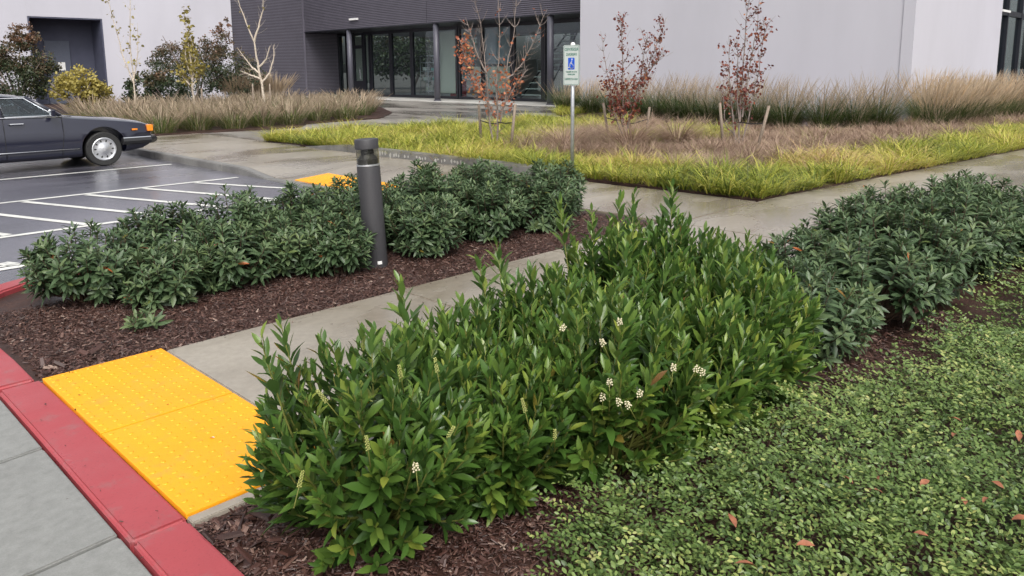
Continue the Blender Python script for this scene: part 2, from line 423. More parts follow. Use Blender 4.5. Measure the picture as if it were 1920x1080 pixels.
# footpath A slabs (running away to the right), concrete border under the plates
fp = empty('footpath', (0, 0, 0), None, None, kind='structure')
flat = lambda x, y: 0.0
link('slab', slab_mesh(.998, 2.60, 1.617, 2.652, flat, .12, bev=.004), MAT['path'], fp)
xs = [1.625, 3.32, 5.02, 6.84, 8.95]
for i in range(len(xs) - 1):
    link('slab', slab_mesh(xs[i] + .005, 2.60, xs[i+1] - .005, 4.30 if i == 3 else 4.435, flat, .12), MAT['path'], fp)
def far_edge(x): return 4.30 - max(0, x - 9) * .115
px = [8.95, 10.9, 12.9, 14.9, 17.0, 19.2, 21.6, 24.2, 27.0, 30.0, 33.5, 37.5]
for i in range(len(px) - 1):
    a, b_ = px[i] + .006, px[i+1] - .006
    mb = MB().prism([(a, far_edge(a) - 1.95), (b_, far_edge(b_) - 1.95), (b_, far_edge(b_)), (a, far_edge(a))], -.12, 0)
    mb.build('slab', MAT['path'], fp, bevel=.006)
# path B with the kerb ramp down to the lot
def zB(x, y):
    t = max(0, min(1, (min(y - 8.0, 12.2 - y)) / .9)); s = max(0, min(1, (7.7 - x) / 1.4))
    return -.105 * t * s
yb = [4.31, 6.0, 7.7, 9.4, 11.1, 12.8, 14.6, 16.4, 18.2, 20.0]
for i in range(len(yb) - 1):
    x0 = 6.84 if yb[i] < 6.0 else 6.06
    xr = 8.55 if yb[i] < 16 else 8.6
    if yb[i] < 6.0: 
        link('slab', slab_mesh(6.84, yb[i] + .005, 8.62, yb[i+1] - .005, flat, .12), MAT['path'], fp); continue
    link('slab', slab_mesh(6.08, max(6.72, yb[i] + .005) if i == 1 else yb[i] + .005, xr, yb[i+1] - .005, zB, .07, 12, 12, 0), MAT['path'], fp)
link('slab', slab_mesh(6.84, 6.0, 8.55, 6.71, flat, .12), MAT['path'], fp)
yy = [20.0, 21.8, 23.6, 26, 29, 32, 36, 40, 43.3]
for i in range(len(yy) - 1):
    link('slab', slab_mesh(6.08, yy[i] + .006, 7.30, yy[i+1] - .006, flat, .10), MAT['path'], fp)

lk = empty('lot_kerb', (0, 0, 0), None, None, kind='structure')
def zk(y):
    t = max(0, min(1, (min(y - 8.0, 12.2 - y)) / .9)); return .004 - .105 * t
ky = [6.86, 8.0, 8.6, 8.9]; 
for y0, y1, n in ((6.87, 8.9, 8), (8.91, 11.3, 3), (11.31, 12.9, 10), (12.91, 15.9, 2), (15.91, 18.9, 2), (18.91, 22, 2), (22.01, 27, 2), (27.01, 43, 2)):
    pts = [(5.93, y0 + (y1 - y0) * k / n) for k in range(n + 1)]
    sweep_kerb(pts, .145, lambda t, y0=y0, y1=y1: zk(y0 + (y1 - y0) * t), -.16, MAT['kerb'], lk, bev=.012)
# raised bed kerb on the right of path B with worn marks on its face
bk = empty('bed_kerb', (0, 0, 0), None, None, kind='structure')
for y0, y1 in ((7.55, 10.3), (10.31, 13.0), (13.01, 14.6)):
    n = 6; pts = [(8.56, y0 + (y1 - y0) * k / n) for k in range(n + 1)]
    zt = lambda t, y0=y0, y1=y1: .14 * max(0.03, min(1, min((14.7 - (y0 + (y1 - y0) * t)) / 1.6, ((y0 + (y1 - y0) * t) - 7.2) / .9)))
    sweep_kerb(pts, .15, zt, -.1, MAT['kerb'], bk, bev=.012)
mk = random.Random(3)
mb = MB()
for k in range(30):                                         # flaked pale remnants on the kerb face
    y = 12.0 - k * .085 - mk.random() * .03
    if k in (4, 9, 12, 13, 18, 19, 24): continue
    h = .02 + mk.random() * .04; w = .012 + mk.random() * .03; z = .04 + mk.random() * .03
    p = [(y + w * math.cos(a) * (.6 + .5 * mk.random()), z + h * math.sin(a) * (.6 + .5 * mk.random())) for a in [i * math.pi / 3 for i in range(6)]]
    mb.add([(8.5565, a, b_) for a, b_ in p], [tuple(range(6))])
mb.build('worn_marks', MAT['light_conc'], bk)

# plaza paving
pz = empty('plaza', (0, 0, 0), None, None, kind='structure')
gx = [8.62, 11.0, 13.4, 15.8, 18.2, 20.6, 23.0, 25.2]; gy = [15.0, 17.4, 19.8, 22.2, 24.6, 27.0, 30.0, 33.0, 36.0, 39.5, 43.3]
for i in range(len(gx) - 1):
    for j in range(len(gy) - 1):
        link('slab', slab_mesh(gx[i] + .008, gy[j] + .008, gx[i+1] - .008, gy[j+1] - .008, lambda x, y: -.004, .1, bev=0), MAT['plaza'], pz)
yy = [19.85, 22.8, 26, 29, 32, 35, 38, 41, 43.4]
for i in range(len(yy) - 1):
    link('pale_slab', slab_mesh(25.21, yy[i] + .008, 28.2, yy[i+1] - .008, lambda x, y: .01, .12, bev=.01), MAT['light_conc'], pz)

LIME = [(8.71,4.33),(8.71,7.5),(8.71,14.6),(8.62,16.4),(9.3,17.1),(10.7,17.3),(15,16.1),(19,16.2),(21.0,18.4),(22.6,19.6),(23.95,19.7),(23.95,7.4),(40,7.4),(40,.9),
        (30,far_edge(30)),(24,far_edge(24)),(18,far_edge(18)),(12,far_edge(12)),(9.1,4.31)]
LEFTB = [(7.32,20.05),(8.5,20.0),(11.4,19.6),(12.3,20.8),(15.4,21.3),(17.6,23.6),(20.2,28),(21.5,34),(22,41),(21,43.2),(7.32,43.2)]
mb = MB().prism(LIME, -.12, .012); mb.build('sedge_bed', MAT['mulch'], kind='structure')
mb = MB().prism(LEFTB, -.12, .03); mb.build('grass_bed', MAT['mulch'], kind='structure')

# ------------------------------------------------------------------ tactile plates
dome_me = MB().lathe([(.0118, 0), (.0108, .0018), (.0080, .0032), (.0045, .0037)], 8).mesh('dome')
dome_me.materials.append(MAT['yellow'])
def plate(x0, y0, x1, y1, z, label, group, single=True, tilt=0.0):
    t = empty('tactile_plate', (x0, y0, z), label, 'tactile paving', group)
    t.rotation_euler = (0, tilt, 0)
    w, h = x1 - x0, y1 - y0
    MB().box(0, 0, -.02, w, h, .005).build('plate', MAT['yellow'], t, bevel=.003)
    nx = 10; ny = 15; merged = MB()
    for i in range(nx):
        for j in range(ny):
            px_, py_ = (i + .5) * w / nx, (j + .5) * h / ny
            if single:
                o = bpy.data.objects.new('dome', dome_me); COL.objects.link(o); o.parent = t; o.location = (px_, py_, .0048)
            else:
                merged.lathe([(.0118, .0048), (.0085, .0085), (.004, .0098)], 6, (px_, py_))
    if not single: tag(merged.build('domes', MAT['yellow'], t), kind='stuff')
    return t
plate(1.0, 2.657, 1.615, 3.558, .004, 'near yellow tactile plate of raised domes by the bright laurel, beside the red kerb', 'yellow tactile plates at the path end')
plate(1.0, 3.569, 1.615, 4.465, .004, 'yellow tactile plate of raised domes next to the mulch island and red kerb', 'yellow tactile plates at the path end')
tl = -math.atan(.105 / 1.4)
plate(6.16, 8.92, 6.77, 9.88, zB(6.16, 10) + .004, 'far yellow tactile plate on the kerb ramp, half hidden behind the bollard', 'yellow tactile plates on the far ramp', False, tl)
plate(6.16, 9.89, 6.77, 10.86, zB(6.16, 10) + .004, 'far yellow tactile plate on the kerb ramp, left of the bollard', 'yellow tactile plates on the far ramp', False, tl)

# ------------------------------------------------------------------ buildings
WH = 9.5
rb = empty('building', (24, 8, 0), 'white rendered building block on the right behind the tall feathery grasses', 'building')
def W(x, y, z=0): return (x - 24, y - 8, z)
def pbox(parent, name, m, x0, y0, z0, x1, y1, z1, ox, oy, bevel=0, kind=None):
    return MB().box(x0 - ox, y0 - oy, z0, x1 - ox, y1 - oy, z1).build(name, m, parent, bevel=bevel, kind=kind)
R_ = lambda n, m, *a, **k: pbox(rb, n, m, *a, 24, 8, **k)
R_('wall', MAT['stucco'], 24.0, 7.48, -.1, 33.70, 19.75, WH)
R_('corner_trim', MAT['stucco'], 23.975, 7.455, -.1, 24.22, 7.78, WH + .02)
R_('parapet', MAT['alu'], 23.93, 7.41, WH + .021, 60, 19.79, WH + .12)
R_('rear_wall', MAT['interior'], 33.71, 12.0, -.1, 60, 19.74, WH)
fx = [33.72, 35.7, 38.0, 40.4, 42.8, 45.2, 47.6]
for i in range(len(fx) - 1):
    w = MB().box(fx[i] - 24, .20 - .5, 0, fx[i] - 24 + .12, .42 - .5, WH)
    f = w.box(fx[i] + .12 - 24, -.28, 3.55, fx[i+1] - 24, -.10, 3.75).box(fx[i] + .12 - 24, -.28, 0, fx[i+1] - 24, -.10, .15).build('window', MAT['frame'], rb)
    MB().box(fx[i] + .12 - 24, -.20, .15, fx[i+1] - 24, -.185, 3.55).build('pane', MAT['glass'], f)
    MB().box(fx[i] + .12 - 24, -.20, 3.75, fx[i+1] - 24, -.185, WH).build('pane', MAT['glass'], f)
MB().box(33.9 - 24, -.5, 3.62, 35.1 - 24, -.38, 3.70).build('light_bar', MAT['white'], rb)

lb = empty('building', (-10, 43.4, 0), 'white rendered building at the far left with a recessed navy entrance', 'building')
L_ = lambda n, m, *a, **k: pbox(lb, n, m, *a, -10, 43.4, **k)
MB().box(-30, 0, -.1, 20.76, 14, WH).box(20.761, 1.6, -.1, 24.139, 14, WH).box(24.14, 0, -.1, 31.12, 14, WH).box(20.761, 0, 4.31, 24.139, 1.6, WH).build('wall', MAT['stucco'], lb)
MB().box(20.762, 1.50, 0, 24.138, 1.598, 4.309).box(24.06, .01, 0, 24.138, 1.499, 4.309).box(20.762,.01,0,20.84,1.499,4.309).box(20.841, .01, 4.24, 24.059, 1.499, 4.308).build('recess_lining', MAT['navy_wall'], lb)
d_ = MB().box(21.75, 1.42, 0, 22.9, 1.499, 3.2).build('door', MAT['grey_door'], lb, bevel=.01)
MB().box(22.78, 1.36, 1.0, 22.84, 1.42, 1.25).build('handle', MAT['chrome'], d_)
MB().box(22.30, 1.40, 1.70, 22.62, 1.415, 2.12).build('notice', MAT['white'], lb)

db = empty('building', (25.8, 22.8, 0), 'dark slatted metal building with a glazed ground floor under its overhang', 'building')
D_ = lambda n, m, *a, **k: pbox(db, n, m, *a, 25.8, 22.8, **k)
SOF = 4.0
D_('upper_wall', MAT['siding_back'], 25.84, 19.8, SOF, 37, 43.46, WH)
D_('soffit', MAT['frame'], 25.80, 19.801, SOF - .06, 28.6, 43.44, SOF - .001)
D_('side_wall', MAT['siding_back'], 21.125, 43.52, -.1, 28.62, 57, WH)
mb = MB(); nsl = int((WH - SOF) / .09)
for i in range(nsl):
    z = SOF + .01 + i * .09
    for y0, y1 in ((19.81, 31.40), (31.44, 43.48)):
        mb.box(25.80 - 25.8, y0 - 22.8, z, 25.838 - 25.8, y1 - 22.8, z + .058)
mb.build('siding', MAT['slat'], db, kind='stuff')
mb = MB()
for i in range(int(WH / .09)):
    z = .05 + i * .09
    mb.box(21.13 - 25.8, 43.48 - 22.8, z, (25.795 if z > SOF - .1 else 28.3) - 25.8, 43.518 - 22.8, z + .058)
mb.build('siding', MAT['slat'], db, kind='stuff')
D_('corner_post', MAT['slat'], 25.76, 43.35, -.05, 25.83, 43.479, WH)
D_('light_fixture', MAT['white'], 25.70, 37.5, 4.44, 25.795, 38.3, 4.54)
for y in (38.75, 30.91, 23.08):
    c = MB().lathe([(.155, 0), (.155, SOF - .062)], 20, (25.98 - 25.8, y - 22.8)).build('column', MAT['column'], db)
    MB().lathe([(.20, .011), (.20, .06), (.165, .075)], 20, (25.98 - 25.8, y - 22.8)).build('base_plate', MAT['column'], c)
# glazing: bays between the mullions (Y positions), plane X=28.3
GX = 28.3 - 25.8
bays = [(43.40, 42.6, 'glass'), (42.5, 41.9, 'glass'), (40.55, 40.10, 'glass'), (39.82, 37.97, 'glass'), (37.75, 35.97, 'glass'),
        (35.75, 33.82, 'glass'), (33.62, 31.95, 'glass'), (31.68, 29.98, 'glass'), (29.85, 27.80, 'glass'), (27.55, 25.68, 'glass'), (25.45, 23.0, 'glass'), (22.85, 20.0, 'glass')]
for (a, c, k) in bays:
    a -= 22.8; c -= 22.8
    fr = MB().box(GX - .06, a - .03, .02, GX + .08, a + .10, SOF - .07).box(GX - .06, c - .10, .02, GX + .08, c + .03, SOF - .07)
    fr.box(GX - .05, c + .031, .02, GX + .07, a - .031, .16).box(GX - .05, c + .031, SOF - .24, GX + .07, a - .031, SOF - .07)
    f = fr.build('window', MAT['frame'], db)
    MB().box(GX, c + .031, .16, GX + .012, a - .031, SOF - .24).build('pane', MAT['glass'], f)
a, c = 41.80 - 22.8, 40.70 - 22.8                             # the entrance door
dr = MB().box(GX - .05, a - .16, .03, GX + .05, a, 3.9).box(GX - .05, c, .03, GX + .05, c + .12, 3.9).box(GX - .05, c + .121, .03, GX + .05, a - .161, .95) \
    .box(GX - .05, c + .121, 2.95, GX + .05, a - .161, 3.15).box(GX - .05, c + .121, 3.75, GX + .05, a - .161, 3.9).build('door', MAT['frame'], db)
MB().box(GX - .005, c + .121, .95, GX + .01, a - .161, 2.95).box(GX - .005, c + .121, 3.15, GX + .01, a - .161, 3.75).build('pane', MAT['glass'], dr)
MB().tube([(GX - .05, c + .28, 1.05), (GX - .12, c + .28, 1.08), (GX - .13, c + .28, 1.25), (GX - .13, c + .28, 1.60), (GX - .12, c + .28, 1.72), (GX - .05, c + .28, 1.75)], .018, 8).build('handle', MAT['chrome'], dr)
# interior shell, far side open to see through, widened to let daylight in
IN = lambda n, m, *q: pbox(db, n, m, *q, 25.8, 22.8)
IN('floor', MAT['dark_floor'], 28.42, 19.81, -.05, 36, 43.44, .005)
IN('ceiling', MAT['interior'], 28.62, 19.81, 3.9, 36, 43.44, 3.95)
mb = MB(); 
for y0, y1, z0, z1 in ((19.81, 43.44, 3.7, 3.9), (19.81, 43.44, 0, .25), (38.2, 38.5, .25, 3.7), (30.0, 30.3, .25, 3.7), (33, 36, .25, 2.2)):
    mb.box(35.9 - 25.8, y0 - 22.8, z0, 36 - 25.8, min(y1, 43.44) - 22.8, z1)
mb.build('inner_wall', MAT['interior'], db)
IN('partition', MAT['interior_pale'], 28.50, 32.35, .3, 28.53, 33.9, 3.70)
IN('partition', MAT['interior_grey'], 28.50, 28.1, 1.9, 28.53, 29.9, 3.70)
IN('partition', MAT['interior_pale'], 28.54, 28.15, .4, 28.57, 30.9, 1.75)
IN('partition', MAT['interior_pale'], 29.2, 41.0, .8, 29.25, 43.2, 3.75)
# things seen through the glass
sh = empty('wire_shelving', (28.75, 34.95, .005), 'metal shelving rack with teal and pale items seen through the ground floor glass', 'shelf')
for y in (-.75, .05, .75):
    for x in (0, .4): MB().tube([(x, y, 0), (x, y, 2.4)], .018, 6).build('upright', MAT['alu'], sh)
for z in (.35, .95, 1.5, 2.0, 2.38): MB().box(-.01, -.76, z, .41, .76, z + .03).build('shelf', MAT['alu'], sh)
for y, z, mm, s in ((-.45, .98, 'teal', .18), (.4, .98, 'white', .16), (-.3, 1.53, 'teal', .15), (.45, 1.53, 'white', .2), (-.5, 2.03, 'interior_grey', .18), (.2, .38, 'interior_pale', .2)):
    b_ = MB().box(28.80, 34.95 + y - .16, z + .036, 29.10, 34.95 + y + .16, z + .036 + s).build('storage_box', MAT[mm], bevel=.02)
    tag(b_, {('teal', .98): 'teal box on the second shelf of the rack inside the glass', ('white', .98): 'white box on the second shelf of the rack inside the glass',
             ('teal', 1.53): 'teal box on the middle shelf of the rack inside the glass', ('white', 1.53): 'white box on the middle shelf of the rack inside the glass',
             ('interior_grey', 2.03): 'grey box on the upper shelf of the rack inside the glass', ('interior_pale', .38): 'cream box on the lowest shelf of the rack inside the glass'}[(mm, z)], 'box', 'boxes on the indoor rack')
rbn = MB().prism([(28.75, 32.2), (29.2, 32.2), (29.2, 33.1), (28.75, 33.1)], .006, .95).build('plastic_bin', MAT['red_plastic'], bevel=.04)
tag(rbn, 'red plastic bin standing just behind the glass right of the middle column', 'bin')
MB().box(28.72, 32.15, .951, 29.23, 33.15, .99).build('rim', MAT['red_plastic'], rbn)
st = empty('staircase', (28.7, 26.2, .005), 'open staircase with pale treads seen through the glass beside the right column', 'staircase')
for i in range(11):
    MB().box(.0 + i * .22, -.25 - i * .015, .28 + i * .30, .28 + i * .22, 1.3 - i * .09, .33 + i * .30).build('tread', MAT['white'], st)
MB().tube([(0, -.3, .1), (2.5, -.3, 3.4)], .05, 4).build('stringer', MAT['frame'], st)
MB().tube([(0, 1.35, .1), (2.5, .4, 3.4)], .05, 4).build('stringer', MAT['frame'], st)

# ------------------------------------------------------------------ bollard light
bo = empty('bollard_light', (3.66, 5.19, -.018), 'dark grey cylindrical bollard light standing in the mulch among the laurels', 'bollard')
bo.scale = (.84, .84, 1)
bo.rotation_euler = (Vector((-.70 * .046, .71 * .046, 1))).to_track_quat('Z', 'X').to_euler()
MB().lathe([(.112, 0), (.112, .835), (.109, .845), (.095, .848)], 48).build('body', MAT['bollard'], bo)
MB().lathe([(.111, .8485), (.1125, .850), (.1125, .862), (.111, .8635)], 48).build('trim_ring', MAT['alu'], bo)
MB().lathe([(.100, .864), (.102, .906), (.098, .910), (.068, .936), (.064, .945), (.052, .946)], 40).build('louvre', MAT['bollard'], bo)
MB().lathe([(.052, .9465), (.062, .950), (.064, .972), (.050, .986), (.04, .9875)], 32).build('lamp_head', MAT['rubber'], bo)
mb = MB(); n = 40; vs = []; fs = []
for rr in (.1095, .1065):
    for z in (.8645, .9875):
        for k in range(n): vs.append((rr * math.cos(2*math.pi*k/n), rr * math.sin(2*math.pi*k/n), z))
for k in range(n): fs += [(k, (k+1) % n, n + (k+1) % n, n + k), (2*n + k, 3*n + k, 3*n + (k+1) % n, 2*n + (k+1) % n), (n + k, n + (k+1) % n, 3*n + (k+1) % n, 3*n + k)]
mb.add(vs, fs, True); mb.build('lens', MAT['lens'], bo)
MB().lathe([(.110, .988), (.115, .991), (.1155, 1.062), (.112, 1.068), (.09, 1.070)], 48).build('cap', MAT['bollard'], bo)
ang = math.radians(-62); ux, uy = math.cos(ang), math.sin(ang)
mb = MB(); c0 = Vector((ux, uy, 0)); tt = Vector((-uy, ux, 0))
q = [c0 * .1135 + tt * a + Vector((0, 0, z)) for a, z in ((-.022, .035), (.022, .035), (.022, .062), (-.022, .062))]
q2 = [p + c0 * .002 for p in q]
mb.add(q + q2, [(0,1,2,3),(7,6,5,4),(0,4,5,1),(1,5,6,2),(2,6,7,3),(3,7,4,0)]); mb.build('sticker', MAT['white'], bo)

# ------------------------------------------------------------------ parking sign (reads mirrored from here, as in the photograph)
sg = empty('parking_sign', (8.78, 7.36, 0), 'white and blue accessible parking sign on a galvanised post beside the lime sedge', 'sign')
MB().tube([(0, 0, 0), (0, 0, 1.93)], .028, 16).build('post', MAT['galv'], sg)
MB().lathe([(.034, 1.93), (.036, 1.95), (.030, 1.975), (.012, 1.985)], 16).build('post_cap', MAT['white'], sg)
w2, z0, z1 = .152, 1.365, 1.945
def rrect(w, a, b_, r, n=5):
    out = []
    for cx, cz, s in ((w - r, b_ - r, 0), (-w + r, b_ - r, 1), (-w + r, a + r, 2), (w - r, a + r, 3)):
        for k in range(n + 1):
            t = math.pi / 2 * (s + k / n); out.append((cx + r * math.cos(t), cz + r * math.sin(t)))
    return out
def flatplate(poly, x0, x1):
    n = len(poly); return MB().add([(x0, y, z) for y, z in poly] + [(x1, y, z) for y, z in poly],
        [tuple(range(n)), tuple(range(2*n - 1, n - 1, -1))] + [(i, (i+1) % n, n + (i+1) % n, n + i) for i in range(n)])
pl = flatplate(rrect(w2, z0, z1, .025), -.0335, -.0305).build('sign_face', MAT['sign_white'], sg)
o_, i_ = rrect(w2 - .010, z0 + .010, z1 - .010, .019), rrect(w2 - .015, z0 + .015, z1 - .015, .016)
n = len(o_)
MB().add([(-.0342, y, z) for y, z in o_] + [(-.0342, y, z) for y, z in i_], [(i, (i+1) % n, n + (i+1) % n, n + i) for i in range(n)]).build('border', MAT['sign_green'], pl)
def sign_text(txt, z, size, width):
    cu = bpy.data.curves.new('lettering', 'FONT'); cu.body = txt; cu.size = size; cu.align_x = 'CENTER'; cu.resolution_u = 3; cu.offset = .0012
    to = bpy.data.objects.new('tmp', cu); COL.objects.link(to)
    bpy.context.view_layer.update()
    me = bpy.data.meshes.new_from_object(to.evaluated_get(bpy.context.evaluated_depsgraph_get()))
    xs_ = [v.co.x for v in me.vertices]; k = width / (max(xs_) - min(xs_))
    for v in me.vertices: v.co = Vector((-.0346, v.co.x * k, z + v.co.y))
    bpy.data.objects.remove(to); me.name = 'lettering'; me.materials.clear()
    link('lettering', me, MAT['sign_green'], pl)
sign_text('RESERVED', 1.862, .062, .255); sign_text('PARKING', 1.790, .058, .200)
sign_text('STATE PERMIT', 1.548, .026, .215); sign_text('REQUIRED', 1.512, .026, .140); sign_text('VAN ACCESSIBLE', 1.440, .042, .250)
sq = flatplate(rrect(.062, 1.592, 1.762, .012), -.0342, -.0336).build('blue_panel', MAT['blue'], pl)
mb = MB(); X_ = -.0350
def flat_path(pts, w):
    for (a, b_), (c, d) in zip(pts[:-1], pts[1:]):
        v = Vector((c - a, d - b_)).normalized(); nn = Vector((-v.y, v.x)) * w / 2; e = v * w * .3
        mb.add([(X_, -(a - e.x + nn.x), b_ - e.y + nn.y), (X_, -(a - e.x - nn.x), b_ - e.y - nn.y), (X_, -(c + e.x - nn.x), d + e.y - nn.y), (X_, -(c + e.x + nn.x), d + e.y + nn.y)], [(0, 1, 2, 3)])
# drawn with +a towards the viewer's right, figure facing left
ring = [(.006 + .032 * math.cos(t), 1.640 + .034 * math.sin(t)) for t in [math.radians(d) for d in range(-200, 100, 18)]]
flat_path(ring, .012)
flat_path([(.010, 1.722), (.008, 1.684), (-.022, 1.680), (-.036, 1.618), (-.052, 1.624)], .011)
flat_path([(.009, 1.700), (-.018, 1.697)], .008)
hd = [(X_, -(.012 + .012 * math.cos(t)), 1.740 + .012 * math.sin(t)) for t in [i * math.pi / 6 for i in range(12)]]
mb.add(hd, [tuple(range(12))]); mb.build('wheelchair_symbol', MAT['white'], sq)
for z in (1.925, 1.385): MB().tube([(-.036, 0, z), (.034, 0, z)], .006, 6).build('bolt', MAT['galv'], sg)

# ------------------------------------------------------------------ parked car
car = empty('parked_car', (4.83, 16.22, -.12), 'dark navy classic saloon car with chrome window trim parked in the wet lot', 'car')
def body_sections():
    st_ = [(.90,.80,.46,.66),(.86,.86,.34,.72),(.72,.905,.28,.765),(.45,.93,.24,.81),(.0,.94,.22,.865),(-.4,.94,.20,.905),(-.72,.94,.19,.945),
           (-1.3,.94,.19,.955),(-2.2,.94,.19,.955),(-3.0,.94,.20,.96),(-3.4,.935,.22,.955),(-3.9,.92,.26,.93),(-4.25,.88,.34,.88),(-4.36,.80,.45,.80)]
    V = []; F = []; k = 0
    for x, w, zb, zt in st_:
        prof = [(0, zb), (w - .12, zb), (w - .03, zb + .06), (w - .002, zb + .2 * (zt - zb) + .03), (w, zb + .62 * (zt - zb)), (w - .012, zb + .66 * (zt - zb)),
                (w - .03, zb + .86 * (zt - zb)), (w - .065, zt - .015), (w - .13, zt + .005), (w - .40, zt + .03), (0, zt + .042)]
        row = prof + [(-y, z) for y, z in prof[-2:0:-1]]
        V += [(x, y, z) for y, z in row]; k = len(row)
    n = len(st_)
    for i in range(n - 1):
        for j in range(k): F.append((i*k + j, i*k + (j+1) % k, (i+1)*k + (j+1) % k, (i+1)*k + j))
    F.append(tuple(range(k))); F.append(tuple(range((n-1)*k, n*k))[::-1])
    return V, F
V, F = body_sections()
me = bpy.data.meshes.new('body'); me.from_pydata(V, [], F)
bm = bmesh.new(); bm.from_mesh(me); bmesh.ops.recalc_face_normals(bm, faces=bm.faces); bm.to_mesh(me); bm.free()
bo_ = link('body', me, MAT['car'], car)
cut = MB()
for x in (0, -3.06):
    for s in (-1, 1):
        pts = [(x + .385 * math.cos(a), .345 + .385 * math.sin(a)) for a in [math.radians(d) for d in range(0, 360, 10)]]
        n = len(pts); y0, y1 = s * .60, s * 1.2
        cut.add([(a, y0, b_) for a, b_ in pts] + [(a, y1, b_) for a, b_ in pts], [tuple(range(n)), tuple(range(2*n-1, n-1, -1))] + [(i, (i+1) % n, n + (i+1) % n, n + i) for i in range(n)])
cm_ = cut.mesh('cut'); co_ = bpy.data.objects.new('cut', cm_); COL.objects.link(co_); co_.parent = car
md = bo_.modifiers.new('b', 'BOOLEAN'); md.operation = 'DIFFERENCE'; md.object = co_; md.solver = 'EXACT'
bpy.context.view_layer.update()
nm = bpy.data.meshes.new_from_object(bo_.evaluated_get(bpy.context.evaluated_depsgraph_get()))
bo_.modifiers.clear(); bo_.data = nm; bpy.data.objects.remove(co_)
nm.name = 'body'
nm.polygons.foreach_set('use_smooth', [True] * len(nm.polygons))
try: nm.set_sharp_from_angle(angle=math.radians(28))
except Exception: pass
# greenhouse
BZ, TZ = .955, 1.30
def gp(t, s, x_b, x_t): # side point: t from belt (0) to roof rail (1)
    return (x_b + (x_t - x_b) * t, s * (.865 - .20 * t), BZ + (TZ - BZ) * t)
rf = MB(); st2 = [(-1.12,.60,1.300),(-1.22,.64,1.335),(-1.5,.665,1.365),(-2.1,.675,1.378),(-2.6,.66,1.365),(-2.85,.62,1.335),(-2.95,.58,1.29)]
vs = []; fs = []
for x, w, z in st2:
    vs += [(x, y * w, z - (abs(y) ** 4) * .05) for y in (-1, -.92, -.6, 0, .6, .92, 1)] + [(x, y * w, z - .085) for y in (1, -1)]
for i in range(len(st2) - 1):
    for j in range(9): fs.append((i*9 + j, i*9 + (j+1) % 9, (i+1)*9 + (j+1) % 9, (i+1)*9 + j))
fs += [tuple(range(9)), tuple(range((len(st2)-1)*9, len(st2)*9))[::-1]]
rf.add(vs, fs, True); rf.build('roof', MAT['car'], car)
for s in (-1, 1):
    for xb, xt, w in ((-.66,-1.14,.028), (-1.56,-1.60,.030), (-2.52,-2.50,.022)):
        MB().tube([gp(0, s, xb, xt), gp(.5, s, (xb), (xt)), gp(1, s, xb, xt)], w, 8).build('pillar', MAT['car'], car)
    q = [gp(0, s, -2.56, -2.52), gp(0, s, -3.35, -2.95), gp(1, s, -3.35, -2.95), gp(1, s, -2.56, -2.52)]
    MB().add(q + [(x, y - s * .03, z) for x, y, z in q], [(0,1,2,3),(7,6,5,4),(0,4,5,1),(1,5,6,2),(2,6,7,3),(3,7,4,0)]).build('pillar', MAT['car'], car)
    for xb0, xt0, xb1, xt1 in ((-.74,-1.20,-1.52,-1.56), (-1.61,-1.64,-2.50,-2.48)):
        q = [gp(.03, s, xb0, xt0), gp(.03, s, xb1, xt1), gp(.95, s, xb1, xt1), gp(.95, s, xb0, xt0)]
        q2 = [(x, y - s * .006, z) for x, y, z in q]
        w_ = MB().add(q + q2, [(0,1,2,3),(7,6,5,4),(0,4,5,1),(1,5,6,2),(2,6,7,3),(3,7,4,0)]).build('side_window', MAT['car_glass'], car)
        o3 = [(x, y + s * .012, z) for x, y, z in q]
        MB().tube(o3 + [o3[0]], .011, 6).build('chrome_surround', MAT['chrome'], w_)
    MB().tube([(-.50, s * .880, .940), (-1.5, s * .885, .955), (-3.3, s * .885, .96)], .011, 6).build('belt_trim', MAT['chrome'], car)
    MB().tube([(-.42, s * .944, .36), (-2.62, s * .944, .36)], .010, 6).build('side_trim', MAT['chrome'], car)
    for x0, x1 in ((-.66, -.70), (-1.56, -1.56), (-2.58, -2.60)):
        MB().tube([(x0, s * .885, .94), (x0, s * .928, .80), (x0, s * .942, .62), (x1, s * .940, .34), (x1, s * .92, .26)], .005, 5).build('door_seam', MAT['black_trim'], car)
    for x in (-1.36, -2.38):
        MB().tube([(x - .12, s * .918, .845), (x - .11, s * .945, .85), (x + .09, s * .945, .85), (x + .10, s * .918, .845)], .013, 8).build('door_handle', MAT['chrome'], car)
    MB().tube([(-.80, s * .885, .985), (-.82, s * .96, 1.0)], .02, 6).build('mirror_arm', MAT['black_trim'], car)
    MB().box(-.87, min(s*.95, s*1.09), .96, -.79, max(s*.95, s*1.09), 1.08).build('mirror', MAT['car'], car, bevel=.02)
    MB().box(.50, min(s*.925, s*.936), .635, .60, max(s*.925, s*.936), .665).build('side_marker', MAT['amber'], car, bevel=.004)
    MB().box(.795, min(s*.66, s*.895), .60, .905, max(s*.66, s*.895), .72).build('corner_lamp', MAT['amber'], car, bevel=.012)
    MB().box(.84, min(s*.34, s*.655), .58, .915, max(s*.34, s*.655), .72).build('headlight', MAT['headlamp'], car, bevel=.012)
q = [(-.62,-.80,.965),(-.62,.80,.965),(-1.14,.61,1.30),(-1.14,-.61,1.30)]
MB().add(q + [(x - .01, y, z - .006) for x, y, z in q], [(0,1,2,3),(7,6,5,4),(0,4,5,1),(1,5,6,2),(2,6,7,3),(3,7,4,0)]).build('windscreen', MAT['car_glass'], car)
MB().tube([q[0], q[3], q[2], q[1]], .013, 6).build('screen_surround', MAT['chrome'], car)
q = [(-3.35,-.78,.965),(-3.35,.78,.965),(-2.94,.58,1.29),(-2.94,-.58,1.29)]
